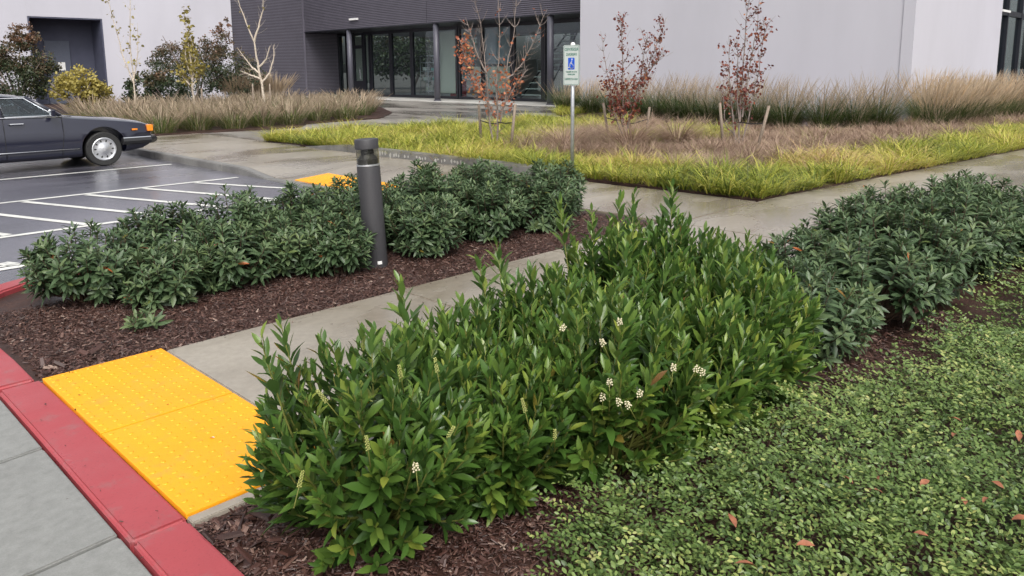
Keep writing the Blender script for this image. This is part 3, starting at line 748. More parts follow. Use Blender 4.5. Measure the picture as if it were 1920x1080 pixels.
MB().add(q + [(x + .01, y, z - .006) for x, y, z in q], [(0,1,2,3),(7,6,5,4),(0,4,5,1),(1,5,6,2),(2,6,7,3),(3,7,4,0)]).build('rear_window', MAT['car_glass'], car)
g_ = MB().box(.86, -.32, .42, .93, .32, .74).build('grille', MAT['black_trim'], car, bevel=.01)
for i in range(13): MB().box(.931, -.30 + i * .0485, .44, .938, -.288 + i * .0485, .72).build('grille_bar', MAT['chrome'], g_)
for xx, sg_ in ((.86, 1), (-4.34, -1)):
    pts = [(xx - sg_*.55, -.955, .44), (xx - sg_*.05, -.93, .44), (xx + sg_*.08, -.78, .44), (xx + sg_*.11, 0, .44), (xx + sg_*.08, .78, .44), (xx - sg_*.05, .93, .44), (xx - sg_*.55, .955, .44)]
    bmp_ = MB().tube(pts, .07, 8).build('bumper', MAT['black_trim'], car)
    MB().tube([(x + sg_ * .01, y * 1.02, z + .055) for x, y, z in pts], .018, 6).build('bumper_trim', MAT['chrome'], bmp_)
for x in (0, -3.06):
    for s in (-1, 1):
        wh = empty('wheel', (x, s * .80, .315), None, None); wh.parent = car; wh.rotation_euler = (math.pi / 2 * (1 if s < 0 else -1), 0, 0)
        MB().lathe([(.20,-.09),(.295,-.105),(.313,-.085),(.316,-.03),(.316,.03),(.313,.085),(.295,.105),(.215,.10),(.21,.06)], 40).build('tyre', MAT['rubber'], wh)
        mv = MB()
        for k in range(10):
            a0 = k * math.pi / 5; mv.add([((.150 + .022 * math.cos(t)) * math.cos(a0) - .014 * math.sin(t) * math.sin(a0), (.150 + .022 * math.cos(t)) * math.sin(a0) + .014 * math.sin(t) * math.cos(a0), .0845) for t in [j * math.pi / 5 for j in range(10)]], [tuple(range(10))])
        mv.build('rim_slots', MAT['rubber'], wh, kind='stuff')
        MB().lathe([(.209,.061),(.212,.098),(.200,.104),(.192,.085),(.17,.075),(.10,.088),(.055,.112),(.02,.118)], 40).build('rim', MAT['alu'], wh)
for x, y in ((-1.55, -.38), (-1.55, .38), (-2.55, 0)):
    MB().box(x - .12, y - (.25 if y else .6), .45, x + .02, y + (.25 if y else .6), 1.10).build('seat', MAT['seat'], car, bevel=.04)

# ------------------------------------------------------------------ foliage machinery
def basis_mats(A, Nn):
    """A (n,3) leaf axes, Nn (n,3) normals -> R (n,3,3) columns side, axis, normal"""
    A = A / np.linalg.norm(A, axis=1, keepdims=True)
    S = np.cross(A, Nn); S /= np.maximum(1e-6, np.linalg.norm(S, axis=1, keepdims=True))
    Z = np.cross(S, A)
    return np.stack([S, A, Z], axis=2)

def leaf_template(w, curl, fold, twist=0.0, rows=((.22,.62),(.5,1.0),(.78,.66))):
    v = [(0, 0, 0)]
    for t, hw in rows:
        z = -curl * t * t; tw = twist * t
        v += [(-hw * w / 2, t, z + fold * hw * w + tw * hw * w), (0, t, z), (hw * w / 2, t, z + fold * hw * w - tw * hw * w)]
    v.append((0, 1, -curl))
    v = np.array(v, float); n = len(rows)
    f = [(0, 2, 1), (0, 3, 2)]
    for i in range(n - 1):
        a = 1 + 3 * i; b = a + 3
        f += [(a, a+1, b+1), (a, b+1, b), (a+1, a+2, b+2), (a+1, b+2, b+1)]
    a = 1 + 3 * (n - 1); f += [(a, a+1, a+3), (a+1, a+2, a+3)]
    return v, np.array(f)

def instance_np(templates, idx, P, R, S, tint):
    Vs = []; Fs = []; Ts = []; off = 0
    for k, (tv, tf) in enumerate(templates):
        m = np.where(idx == k)[0]
        if len(m) == 0: continue
        v = np.einsum('nij,vj->nvi', R[m], tv) * S[m][:, None, None] + P[m][:, None, :]
        nv = len(tv)
        f = tf[None] + (np.arange(len(m)) * nv)[:, None, None] + off
        Vs.append(v.reshape(-1, 3)); Fs.append(f.reshape(-1, tf.shape[1])); Ts.append(np.repeat(tint[m], nv)); off += nv * len(m)
    return np.concatenate(Vs), np.concatenate(Fs), np.concatenate(Ts)

_variant_cache = {}
def variant_mesh(kind, k, templ, tq, m):
    key = (kind, k, tq)
    if key not in _variant_cache:
        me = bpy.data.meshes.new('leaf'); v, f = templ[k]
        me.from_pydata([tuple(p) for p in v], [], [tuple(int(i) for i in q) for q in f])
        me.polygons.foreach_set('use_smooth', [True] * len(me.polygons))
        a = me.attributes.new('tint', 'FLOAT', 'POINT'); a.data.foreach_set('value', [tq / 24.0] * len(v))
        me.materials.append(m); _variant_cache[key] = me
    return _variant_cache[key]

LAUREL = {
 'bright': dict(templ=[leaf_template(w, c, f, t) for w, c, f, t in ((.32,.05,.16,0),(.28,.16,.22,.1),(.35,.0,.12,-.15),(.30,.26,.18,0),(.33,-.08,.15,.2))], mat='leaf_bright'),
 'dark': dict(templ=[leaf_template(w, c, f, t) for w, c, f, t in ((.30,.10,.18,0),(.28,.20,.22,.1),(.32,.05,.15,-.1),(.29,.28,.18,0),(.31,.14,.14,.1))], mat='leaf_dark'),
}
def unit(v): return v / np.linalg.norm(v)

def laurel(x, y, r, h, kind, label, group, nshoot=80, seed=0, flowers=(), tall=(), leafy=22, tone=0.0, stretch=(1,1)):
    rg = np.random.default_rng(seed + 100); L = LAUREL[kind]; bright = kind == 'bright'
    root = empty('laurel_shrub', (x, y, -.015), label, 'shrub', group)
    P = []; A = []; Nr = []; S = []; T = []; out = []
    stems = MB(); buds = []
    GA = 2.39996
    def shoot(tip, base, n, spread, Lf, tone_s, straight):
        base = np.array(base); tip = np.array(tip)
        mid = base * .45 + tip * .55 + np.array([ (tip[0]-base[0]) * .12, (tip[1]-base[1]) * .12, -.02 - .05 * (1 - straight)])
        def bez(t): return (1-t)**2 * base + 2*t*(1-t) * mid + t*t * tip
        def der(t): return unit(2*(1-t)*(mid-base) + 2*t*(tip-mid))
        pts = [bez(t) for t in (0, .3, .6, .85, 1.0)]
        stems.tube([tuple(p) for p in pts], [.0055, .0045, .0036, .0028, .0018], 4, cap=False)
        ln = np.linalg.norm(tip - base); span = min(.85, (n * (.0135 if bright else .0090)) / ln)
        ph = rg.uniform(0, 6.28)
        for i in range(n):
            u = i / (n - 1)                                # 0 lowest, 1 tip
            t = 1 - span * (1 - u) ** (.9 if bright else 1.25)
            s = der(t); a = unit(np.cross(s, [.3, .1, 1.0])) if abs(s[2]) < .99 else np.array([1., 0, 0]); b2 = np.cross(s, a)
            phi = ph + GA * i; rad = a * math.cos(phi) + b2 * math.sin(phi)
            if bright: th = math.radians(54 - 33 * u + rg.normal(0, 10))
            else: th = math.radians(84 - 46 * u * u + rg.normal(0, 10))
            ax = s * math.cos(th) + rad * math.sin(th); nr = s * math.sin(th) - rad * math.cos(th)
            nr = nr + rg.normal(0, .14, 3)
            k = (.62 + .38 * math.sin(min(1, .25 + u * .95) * math.pi * .9)) * rg.uniform(.8, 1.15)
            if u > .93: k *= .72
            P.append(bez(t) + rad * .003); A.append(ax); Nr.append(nr); S.append(Lf * k)
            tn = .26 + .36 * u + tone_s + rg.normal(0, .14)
            q = rg.uniform()
            if q < .004: tn = .955 + rg.uniform(0, .045)
            elif bright and q < .06: tn = .84 + rg.uniform(-.04, .06)
            T.append(min(1, max(0, tn if tn < .93 or q < .004 else .9)))
    for i in range(nshoot):
        az = rg.uniform(0, 6.283); rho = math.sqrt(rg.uniform(0, 1)) * .98
        el = rg.uniform(0, 1)
        if i % 5 < 2: rho = rg.uniform(.80, 1.0); zt = h * rg.uniform(.12, .66)
        else: zt = h * (1 - .40 * rho ** 2.2) * rg.uniform(.84, 1.0)
        rr = r * rho * (1.0 if zt > h * .3 else .92)
        tip = (rr * math.cos(az) * stretch[0], rr * math.sin(az) * stretch[1], zt)
        bs = (tip[0] * .22 + rg.normal(0, .03), tip[1] * .22 + rg.normal(0, .03), zt * .25 if i % 5 < 2 else .0)
        shoot(tip, bs, int(leafy * rg.uniform(.8, 1.15)), 0, (.100 if bright else .098) * rg.uniform(.85, 1.15), tone + rg.normal(0, .07), 1)
    for (tx, ty, tz) in tall:
        shoot((tx - x, ty - y, tz), ((tx - x) * .5, (ty - y) * .5, .05), 22, 0, .105, tone + .05, 1)
    P = np.array(P); A = np.array(A); Nr = np.array(Nr); S = np.array(S); T = np.array(T)
    P[:, 2] = np.maximum(P[:, 2], .02)
    low = (P[:, 2] + A[:, 2] * S) < .02; A[low, 2] = np.abs(A[low, 2]) * .3 + .05
    R = basis_mats(A, Nr); idx = rg.integers(0, len(L['templ']), len(P))
    C = np.array([0, 0, h * .42]); D = P + A * S[:, None] * .5 - C
    vdir = unit(CAM - np.array([x, y, h * .5])); vdir = unit(vdir + np.array([0, 0, .25]))
    score = D @ vdir + .5 * np.linalg.norm(D / np.array([r, r, h * .6]), axis=1) * r
    top = np.argsort(-score)[:min(300, len(P) * 2 // 3)]; mask = np.zeros(len(P), bool); mask[top] = True
    V_, F_, T_ = instance_np(L['templ'], idx[~mask], P[~mask], R[~mask], S[~mask], T[~mask])
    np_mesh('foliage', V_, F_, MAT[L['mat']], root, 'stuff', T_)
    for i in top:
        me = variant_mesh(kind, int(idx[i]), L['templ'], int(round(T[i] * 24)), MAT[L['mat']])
        o = bpy.data.objects.new('leaf', me); COL.objects.link(o); o.parent = root
        m4 = np.eye(4); m4[:3, :3] = R[i] * S[i]; m4[:3, 3] = P[i]
        o.matrix_local = Matrix(m4.tolist())
    stems.build('stems', MAT['stem'] if bright else MAT['twig'], root, kind='stuff')
    for (fx_, fy_, fz_, kind_f) in flowers:
        base = Vector((fx_ - x, fy_ - y, fz_)); d = Vector((rg.normal(0, .35), rg.normal(0, .35), 1)).normalized(); ln = .026 if kind_f == 'bloom' else .05
        fl = MB().tube([base - d * .06, base + d * ln], [.0022, .0012], 5).build('flower_spike', MAT['stem'], root)
        mbf = MB(); n = 17 if kind_f == 'bloom' else 34
        for i in range(n):
            t = i / n; an = i * 2.4; rr = (.010 if kind_f == 'bloom' else .006) * (1 - .4 * t)
            sd = d.orthogonal().normalized(); s2 = d.cross(sd)
            c = base + d * (t * ln) + (sd * math.cos(an) + s2 * math.sin(an)) * rr
            q = (.0040 if kind_f == 'bloom' else .0030)
            mbf.add([c + Vector(e) * q for e in ((1,0,0),(-1,0,0),(0,1,0),(0,-1,0),(0,0,1),(0,0,-1))],
                    [(0,2,4),(2,1,4),(1,3,4),(3,0,4),(2,0,5),(1,2,5),(3,1,5),(0,3,5)])
        mbf.build('florets', MAT['flower'] if kind_f == 'bloom' else MAT['bud'], fl, kind='stuff')
    return root

# ---- near hedge of bright laurels, between the footpath and the ground cover
GB = 'bright green laurels in the near hedge'
near = [
 (1.50,2.16,.46,.72,'bright green laurel at the near left end of the hedge, leaning over the yellow plate'),
 (1.92,2.00,.36,.62,'low bright green laurel bearing a creamy flower spike beside the red kerb corner mulch'),
 (2.02,2.28,.42,.66,'bright green laurel second from the yellow plates on the footpath side, path showing through'),
 (2.38,1.80,.42,.76,'bright green laurel in the middle of the near hedge front, above the ground cover'),
 (2.52,2.24,.42,.74,'bright green laurel with white blossoms in the middle of the near hedge by the path'),
 (2.88,1.72,.38,.66,'bright green laurel with white blossoms on the ground cover side of the near hedge'),
 (3.04,2.26,.42,.86,'tallest bright green laurel, with one long shoot standing above the hedge'),
 (3.36,1.78,.44,.72,'bright green laurel overhanging the ground cover before the darker laurels begin'),
 (3.55,2.28,.44,.86,'bright green laurel on the footpath side just after the tallest one'),
 (3.92,2.10,.36,.70,'last bright green laurel, wedged against the first darker laurels'),
]
def surf_pt(px_, py_, rows):
    """where the sight line of a blossom in the photograph meets the top of the shrubs"""
    d = CF * 1440 + CR * (px_ - 960) - CU * (py_ - 365); best = None
    for k in range(400):
        z = 1.1 - k * .0025; t = (z - 1.6) / d.z; x, y = d.x * t, d.y * t
        for i, row in enumerate(rows):
            rho = math.hypot(x - row[0], y - row[1]) / row[2]
            if rho < 1 and z < row[3] * (1 - .40 * rho ** 2.2): return i, (x, y, z)
    return None
fl = {}
for px_, py_, kd in ((780,875,'bloom'),(1143,715,'bloom'),(1130,742,'bloom'),(1162,750,'bloom'),(1180,756,'bloom'),(1198,735,'bloom'),(1262,688,'bloom'),(1303,690,'bloom'),
                     (1316,696,'bloom'),(1052,612,'bloom'),(1132,640,'bloom'),(1162,602,'bloom'),(690,835,'bud'),(840,810,'bud'),(612,745,'bud'),(752,700,'bud'),
                     (1330,742,'bud'),(1552,575,'bud'),(1500,480,'bud'),(985,765,'bud'),(1040,815,'bud'),(820,690,'bud'),(560,905,'bud')):
    q_ = surf_pt(px_, py_, near)
    if q_: fl.setdefault(q_[0], []).append((*q_[1], kd))
tl_ = {6:[(2.84,2.46,.97),(3.20,2.36,.95),(3.30,2.34,.96),(3.02,2.40,.90)], 0:[(1.12,2.24,.76),(1.30,2.44,.72)], 4:[(2.25,2.42,.78),(2.42,2.48,.82)], 2:[(1.80,2.40,.78)], 8:[(3.6,2.3,.97)]}
for i, (x, y, r, h, lab) in enumerate(near):
    laurel(x, y, r, h, 'bright', lab, GB, 140, seed=i, tone=(-.06, -.03, -.02, .02, 0, .04, .03, .05, -.02, 0)[i], flowers=fl.get(i, ()), tall=tl_.get(i, ()), leafy=23)

GD = 'dark green laurels beyond the near hedge on the right'
right = [
 (4.12,1.84,0.44,0.56,'dark green laurel adjoining the bright hedge, over bare mulch by the ground cover'),
 (4.20,2.22,0.34,0.52,'dark green laurel adjoining the bright hedge on the footpath side'),
 (4.95,1.72,0.46,0.60,'dark green laurel second past the bright hedge on the ground cover side'),
 (4.95,2.12,0.38,0.56,'dark green laurel second past the bright hedge beside the footpath'),
 (5.75,1.72,0.46,0.64,'dark green laurel third past the bright hedge on the ground cover side'),
 (5.72,2.10,0.40,0.66,'dark green laurel third past the bright hedge beside the footpath'),
 (6.60,1.70,0.50,0.66,'dark green laurel near the right edge of the photo above the ground cover'),
 (6.60,2.10,0.42,0.70,'dark green laurel with an upright top against the pale footpath at the right'),
 (7.50,1.95,0.46,0.66,'dark green laurel at the right edge of the photo beside the footpath'),
 (7.45,1.35,0.50,0.66,'dark green laurel cut by the right edge of the photo at mid height'),
 (8.40,1.95,0.46,0.62,'farthest dark green laurel at the right edge of the photo'),
]
for i, (x, y, r, h, lab) in enumerate(right):
    laurel(x, y, r, h, 'dark', lab, GD, 100, seed=30 + i, leafy=26, tone=.02)

GI = 'dark green laurels on the mulch island'
isl = [
 (1.68,5.88,.42,.52,'dark green laurel at the left end of the island beside the curved red kerb'),
 (2.02,5.42,.30,.38,'low dark green laurel at the front left of the island, spilling onto the mulch'),
 (2.30,6.12,.40,.56,'dark green laurel behind the low one at the left of the island'),
 (2.55,5.50,.36,.46,'dark green laurel with a dead orange leaf, front of the island left of the bollard'),
 (2.90,6.20,.44,.60,'dark green laurel at the back of the island, left of the bollard by the lot'),
 (3.08,5.55,.38,.50,'dark green laurel at the front of the island, second left of the bollard'),
 (3.30,5.22,.30,.44,'small dark green laurel pressed against the left side of the bollard'),
 (3.52,6.10,.42,.58,'dark green laurel directly behind the bollard'),
 (4.00,5.78,.36,.56,'dark green laurel just right of and behind the bollard'),
 (4.22,5.20,.36,.52,'rounded dark green laurel in front, first to the right of the bollard'),
 (4.25,6.30,.42,.58,'dark green laurel in the back row by the lot, right of the bollard'),
 (4.80,5.80,.42,.58,'dark green laurel in the middle of the island right of the bollard'),
 (5.00,5.22,.36,.54,'dark green laurel in front, second right of the bollard'),
 (5.05,6.30,.42,.60,'dark green laurel in the back row, second to the right of the bollard'),
 (5.52,5.75,.42,.60,'dark green laurel right of the bollard, in line with the parking sign'),
 (5.72,5.18,.38,.56,'dark green laurel in front at the right end of the island, over the mulch'),
 (5.85,6.25,.42,.60,'dark green laurel at the back right corner of the island below the sign post'),
 (6.35,5.62,.40,.60,'dark green laurel at the right end of the island beside the pale cross path'),
]
for i, (x, y, r, h, lab) in enumerate(isl):
    laurel(x, y, r - .01, h * 1.10, 'dark', lab, GI, 92, seed=60 + i, leafy=26, tone=.05 if i in (3, 5, 1) else 0)
laurel(1.72,4.98,.10,.12,'dark','tiny laurel seedling alone on the mulch in front of the island laurels','laurel seedlings on the mulch',5,seed=90,leafy=14,tone=.2)
laurel(1.33,1.93,.05,.09,'bright','small laurel sprig on the mulch below the near hedge','laurel seedlings on the mulch',2,seed=91,leafy=8)

# ------------------------------------------------------------------ bark chips on the mulch
def chips(name, polys, dens, label_kind='stuff', size=(.008, .028), z0=0.0):
    Ps = []
    for (x0, y0, x1, y1), d in zip(polys, dens):
        n = int((x1 - x0) * (y1 - y0) * d); Ps.append(np.column_stack([rng.uniform(x0, x1, n), rng.uniform(y0, y1, n), np.abs(rng.normal(0, .006, n)) - .012 + z0]))
    P = np.concatenate(Ps); n = len(P)
    A = rng.normal(0, 1, (n, 3)); A[:, 2] *= .28; Nn = np.column_stack([rng.normal(0, .35, n), rng.normal(0, .35, n), np.ones(n)])
    R = basis_mats(A, Nn); S = rng.uniform(size[0], size[1], n) * rng.choice([1, 1, 1.5, .7], n)
    t = []
    for w, th, c in ((.35,.10,.1),(.22,.08,.2),(.5,.07,-.1),(.16,.08,.3)):
        v = np.array([(-w/2,0,0),(w/2,.06,0),(w/2*.8,1,-c*.3),(-w/2*.7,.9,-c*.3),(-w/3,.1,th),(w/3,.1,th),(w/4,.85,th-c*.3),(-w/4,.8,th-c*.3)])
        f = np.array([(4,5,6),(4,6,7),(0,1,5),(0,5,4),(1,2,6),(1,6,5),(2,3,7),(2,7,6),(3,0,4),(3,4,7)]); t.append((v, f))
    V_, F_, T_ = instance_np(t, rng.integers(0, 4, n), P, R, S, np.clip(rng.beta(1.6, 2.2, n), 0, 1))
    return np_mesh(name, V_, F_, MAT['chip'], None, 'stuff', T_, smooth=False)
chips('bark_chips', [(1.02,4.44,3.5,6.0),(3.5,4.44,6.7,5.6),(1.0,1.2,2.2,2.58),(1.0,-.3,2.2,1.2),(2.2,1.0,5.5,1.9)], [8500,4500,10000,6500,3600])
chips('strewn_chips', [(1.64,4.33,6.8,4.43),(1.64,3.2,8.5,4.33),(1.0,4.36,1.6,4.46),(1.0,2.66,1.6,4.46),(.80,-.5,1.0,4.5),(-.6,1.5,.79,4.5)], [170,9,160,16,45,6], size=(.006,.016), z0=.016)
chips('coarse_chips', [(1.0,2.30,1.35,2.58),(1.0,1.9,1.2,2.3),(1.0,4.45,1.3,4.75)], [1100,500,700], size=(.035,.075))

# ------------------------------------------------------------------ ground cover
def gc_height(x, y):
    b = .5 * np.sin(x * 2.1 + 1.3 * y) + .35 * np.sin(3.7 * x - 2.9 * y + 1) + .25 * np.sin(6.1 * x + 5.3 * y)
    return .13 + .075 * b
def gc_edge(x):    # upper limit of the ground cover in y
    return np.interp(x, [1.4, 1.7, 2.1, 2.6, 3.3, 4.0, 5.0, 6.5, 9, 14], [1.20, 1.48, 1.50, 1.42, 1.30, 1.18, 1.12, 1.06, .95, .85]) + .07 * np.sin(x * 7)
def cover():
    Ps, As, Ns, Ss, Ts = [], [], [], [], []
    sprays = []
    def area(x0, x1, ydeep, dens, sc_):
        n = int((x1 - x0) * (ydeep) * dens)
        xs_ = rng.uniform(x0, x1, n); ys_ = gc_edge(xs_) - rng.uniform(-.0, 1, n) ** 1.0 * ydeep
        for a, c in zip(xs_, ys_): sprays.append((a, c, sc_))
    area(1.6, 3.4, 1.5, 760, 1.0); area(3.4, 5.2, 1.55, 520, 1.1); area(5.2, 8.5, 1.6, 320, 1.3); area(8.5, 12, 1.8, 120, 1.7)
    for a, c, s in sprays:
        az = rng.uniform(0, 6.283) if rng.uniform() < .7 else rng.normal(2.4, .8); ln = rng.uniform(.12, .30) * s ** .5; nl = int(ln / (.0125 * s)) ; h0 = gc_height(a, c) - rng.uniform(0, .10)
        rise = rng.uniform(.03, .15); tn = rng.normal(.40, .15) + .10 * math.sin(a * 2.7 + c * 4)
        t = np.arange(nl) / nl
        d = np.array([math.cos(az), math.sin(az), 0]); 
        p = np.array([a, c, h0]) + t[:, None] * ln * d + np.column_stack([0*t, 0*t, rise * (1.7 * t - 1.1 * t * t)])
        tg = d + np.column_stack([0*t, 0*t, rise / ln * (1.7 - 2.2 * t)])
        side = np.array([-d[1], d[0], 0]); sgn = np.where(np.arange(nl) % 2 == 0, 1., -1.)
        ax = tg * .55 + side * sgn[:, None] * .9 + rng.normal(0, .13, (nl, 3)) + np.array([0, 0, .30])
        nn = np.array([0, -.15, 1.]) + rng.normal(0, .45, (nl, 3))
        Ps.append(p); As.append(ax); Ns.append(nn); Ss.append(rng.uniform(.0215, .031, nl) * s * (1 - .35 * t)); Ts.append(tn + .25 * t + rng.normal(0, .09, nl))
    P = np.concatenate(Ps); A = np.concatenate(As); Nn = np.concatenate(Ns); S = np.concatenate(Ss); T = np.clip(np.concatenate(Ts), 0, .995)
    T = np.where(rng.uniform(0, 1, len(T)) < .02, .95, T)
    k = P[:, 2] < .0; P[k, 2] = .005
    tt_ = [leaf_template(w, c, f, 0, ((.35,.9),(.72,.85))) for w, c, f in ((.50,.10,.12),(.46,.2,.18),(.55,.0,.1))]
    V_, F_, T_ = instance_np(tt_, rng.integers(0, 3, len(P)), P, basis_mats(A, Nn), S, T)
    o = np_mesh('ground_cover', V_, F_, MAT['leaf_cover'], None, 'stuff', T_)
    tag(o, 'low mat of small leaved green ground cover filling the bottom right beside the laurels', 'ground cover')
    print('cover leaves', len(P))
    mb = MB()
    for a, c, s in sprays[::5]:
        az = rng.uniform(0, 6.283); h0 = float(gc_height(a, c))
        mb.tube([(a, c, .0), (a + .06 * math.cos(az), c + .06 * math.sin(az), h0 * .6), (a + .14 * math.cos(az), c + .14 * math.sin(az), h0 * .95)], [.002, .0015, .001], 3, cap=False)
    tag(mb.build('ground_cover_stems', MAT['twig'], kind='stuff'))
cover()

def dead_leaf(x, y, z, s, label, az, tilt, cat='leaf', m='dead_leaf', group='fallen leaves'):
    v, f = leaf_template(.42, .35, .25, .3)
    R = Matrix.Rotation(az, 3, 'Z') @ Matrix.Rotation(tilt, 3, 'X')
    me = bpy.data.meshes.new('fallen_leaf'); me.from_pydata([R @ Vector(p) * s for p in v], [], [tuple(int(i) for i in q) for q in f])
    me.polygons.foreach_set('use_smooth', [True] * len(me.polygons))
    o = link('fallen_leaf', me, MAT[m]); o.location = (x, y, z); tag(o, label, cat, group)
dl = [  # target pixel derived ground spots on the ground cover
 (1803,792,.055,'upper curled dead leaf of the pair on the ground cover near the right edge'), (1790,815,.05,'lower dead leaf of the pair on the ground cover near the right edge'),
 (1895,978,.055,'bright orange dead leaf on the ground cover close to the lower right edge'), (1810,950,.05,'long orange brown dead leaf lower right on the ground cover'),
 (1657,928,.05,'upright tan dead leaf in the middle of the ground cover'), (1640,898,.042,'small pink brown dead leaf just above the upright tan one'),
 (1492,1025,.055,'slim rust coloured dead leaf on the ground cover at the bottom'), (1380,992,.06,'tan dead leaf at the left of the ground cover below the near hedge'),
 (1420,1068,.075,'large dark red dead leaf at the bottom edge of the photo'), (1858,905,.045,'small tan dead leaf on the right side of the ground cover'),
 (1725,915,.05,'narrow brown dead leaf lying right of the upright tan one'), (1600,910,.04,'pale orange dead leaf left of the upright tan one'),
 (1850,935,.04,'rust coloured dead leaf below the small tan one on the right'), (1712,1002,.04,'small brown dead leaf in the dark gap of the ground cover'), (1910,830,.06,'tan dead leaf at the right edge of the photo')]
def ray(px_, py_):
    d = CF * 1440 + CR * (px_ - 960) - CU * (py_ - 365); return d
def ground_pt(px_, py_, z=0):
    d = ray(px_, py_); t = (z - 1.6) / d.z; return d.x * t, d.y * t
for i, (a, c, s, lab) in enumerate(dl):
    x, y = ground_pt(a, c, .19); dead_leaf(x, y, .195, s, lab, i * 1.7, .3 + .2 * (i % 3))
x, y = ground_pt(1100, 468); dead_leaf(x, y, .012, .07, 'orange fallen leaf on the edge of the footpath by the island mulch', .8, .15)
x, y = ground_pt(1012, 1049 - 700); 
x, y = ground_pt(1620, 349); dead_leaf(x, y, .012, .09, 'brown fallen leaf on the far footpath beside the lime sedge', 2.0, .1)
x, y = ground_pt(280, 470, .45); dead_leaf(x, y, .46, .06, 'orange dead leaf caught in the island laurels, left one of two', 1.0, .5)
x, y = ground_pt(408, 462, .45); dead_leaf(x, y, .46, .06, 'orange dead leaf caught in the island laurels, right one of two', 2.4, .5)
x, y = ground_pt(403, 827); dead_leaf(x, y, .016, .03, 'small white scrap on the near yellow plate', .4, .1, 'litter', 'white', 'scraps on the paving')

# ------------------------------------------------------------------ grasses
def blades(P, az, L, W, lean, droop, segs=3):
    """arching tapered blades -> verts, tri faces"""
    n = len(P); t = np.linspace(0, 1, segs + 1)
    D = np.column_stack([np.cos(az), np.sin(az), np.zeros(n)]); Sd = np.column_stack([-np.sin(az), np.cos(az), np.zeros(n)])
    hor = lean[:, None] * t[None] + droop[:, None] * t[None] ** 2
    ver = t[None] - .55 * droop[:, None] * t[None] ** 2.2
    pts = P[:, None, :] + L[:, None, None] * (hor[:, :, None] * D[:, None, :] + ver[:, :, None] * np.array([0, 0, 1.])[None, None])
    w = (W[:, None] * (1 - t[None] ** 1.6) * .5)
    a = pts + w[:, :, None] * Sd[:, None, :]; b = pts - w[:, :, None] * Sd[:, None, :]
    nv = 2 * segs + 1
    V = np.concatenate([np.stack([a[:, :-1], b[:, :-1]], 2).reshape(n, 2 * segs, 3), pts[:, -1:, :]], 1)
    f = []
    for i in range(segs - 1): f += [(2*i, 2*i+1, 2*i+3), (2*i, 2*i+3, 2*i+2)]
    i = segs - 1; f.append((2*i, 2*i+1, 2*i+2)); f = np.array(f)
    F = f[None] + (np.arange(n) * nv)[:, None, None]
    return V.reshape(-1, 3), F.reshape(-1, 3), nv
def inpoly(x, y, poly):
    r = np.zeros(len(x), bool); n = len(poly); j = n - 1
    for i in range(n):
        xi, yi = poly[i]; xj, yj = poly[j]
        c = ((yi > y) != (yj > y)) & (x < (xj - xi) * (y - yi) / (yj - yi + 1e-12) + xi); r ^= c; j = i
    return r
def dist_poly(x, y, poly):
    d = np.full(len(x), 1e9); n = len(poly)
    for i in range(n):
        x0, y0 = poly[i]; x1, y1 = poly[(i+1) % n]; dx, dy = x1 - x0, y1 - y0
        t = np.clip(((x - x0) * dx + (y - y0) * dy) / (dx*dx + dy*dy), 0, 1)
        d = np.minimum(d, np.hypot(x - x0 - t*dx, y - y0 - t*dy))
    return d
def field(name, X, Y, nb, L, W, m, tint_mu, tint_sd, lean=(.1,.6), droop=(.2,.9), spread=.10, label=None, cat=None, segs=3, bias=None, lsc=None):
    n = len(X); P = np.repeat(np.column_stack([X, Y, np.full(n, .02)]), nb, 0)
    az = rng.uniform(0, 6.283, len(P)); rr = np.abs(rng.normal(0, spread, len(P)))
    P[:, 0] += rr * np.cos(az); P[:, 1] += rr * np.sin(az)
    if bias is not None: az = az * .35 + bias
    ls = np.repeat(rng.uniform(.75, 1.2, n) * (lsc if lsc is not None else 1), nb)
    Ln = rng.uniform(L[0], L[1], len(P)) * ls; Wd = rng.uniform(W[0], W[1], len(P))
    V_, F_, nv = blades(P, az, Ln, Wd, rng.uniform(*lean, len(P)), rng.uniform(*droop, len(P)), segs)
    T = np.repeat(tint_mu if hasattr(tint_mu, '__len__') else np.full(n, tint_mu), nb) + rng.normal(0, tint_sd, len(P))
    o = np_mesh(name, V_, F_, MAT[m], None, 'stuff', np.repeat(np.clip(T, 0, 1), nv))
    return tag(o, label, cat)
# lime sedge: a band round the bed edge; the middle of the bed is dry
n = 9000; X = rng.uniform(8.7, 27, n); Y = rng.uniform(2.3, 20, n)
k = inpoly(X, Y, LIME) & (dist_poly(X, Y, LIME) > .03); X, Y = X[k], Y[k]
dB = dist_poly(X, Y, LIME); 
XE = []
for a_, b_ in zip(LIME, LIME[1:] + LIME[:1]):
    ln_ = math.hypot(b_[0] - a_[0], b_[1] - a_[1]); t_ = rng.uniform(0, 1, int(ln_ * 9)); nx_, ny_ = -(b_[1] - a_[1]) / ln_, (b_[0] - a_[0]) / ln_
    XE.append(np.column_stack([a_[0] + (b_[0] - a_[0]) * t_ - nx_ * .07, a_[1] + (b_[1] - a_[1]) * t_ - ny_ * .07]))
XE = np.concatenate(XE); XE = XE[inpoly(XE[:, 0], XE[:, 1], LIME) & (XE[:, 0] < 23) & ~((XE[:, 0] > 22) & (XE[:, 1] > 8))]
X = np.concatenate([X, XE[:, 0]]); Y = np.concatenate([Y, XE[:, 1]]); dB = dist_poly(X, Y, LIME)
nz = .5 * np.sin(X * 1.3 + Y * .8) + .5 * np.sin(X * .7 - 1.9 * Y + 2)
bandw = np.where(Y < 5.6, 1.6, 1.55) + .4 * nz
far_side = (Y > 10.5 + (X - 9) * .30) & (Y - X < 6.5 + nz) | ((X - 9) * .5 + 9.8 < Y)
dry_zone = (dB > bandw) & ~far_side
left_end = (Y > 12.2)
sed = (dB < bandw) | left_end | (far_side & (nz > -.55))
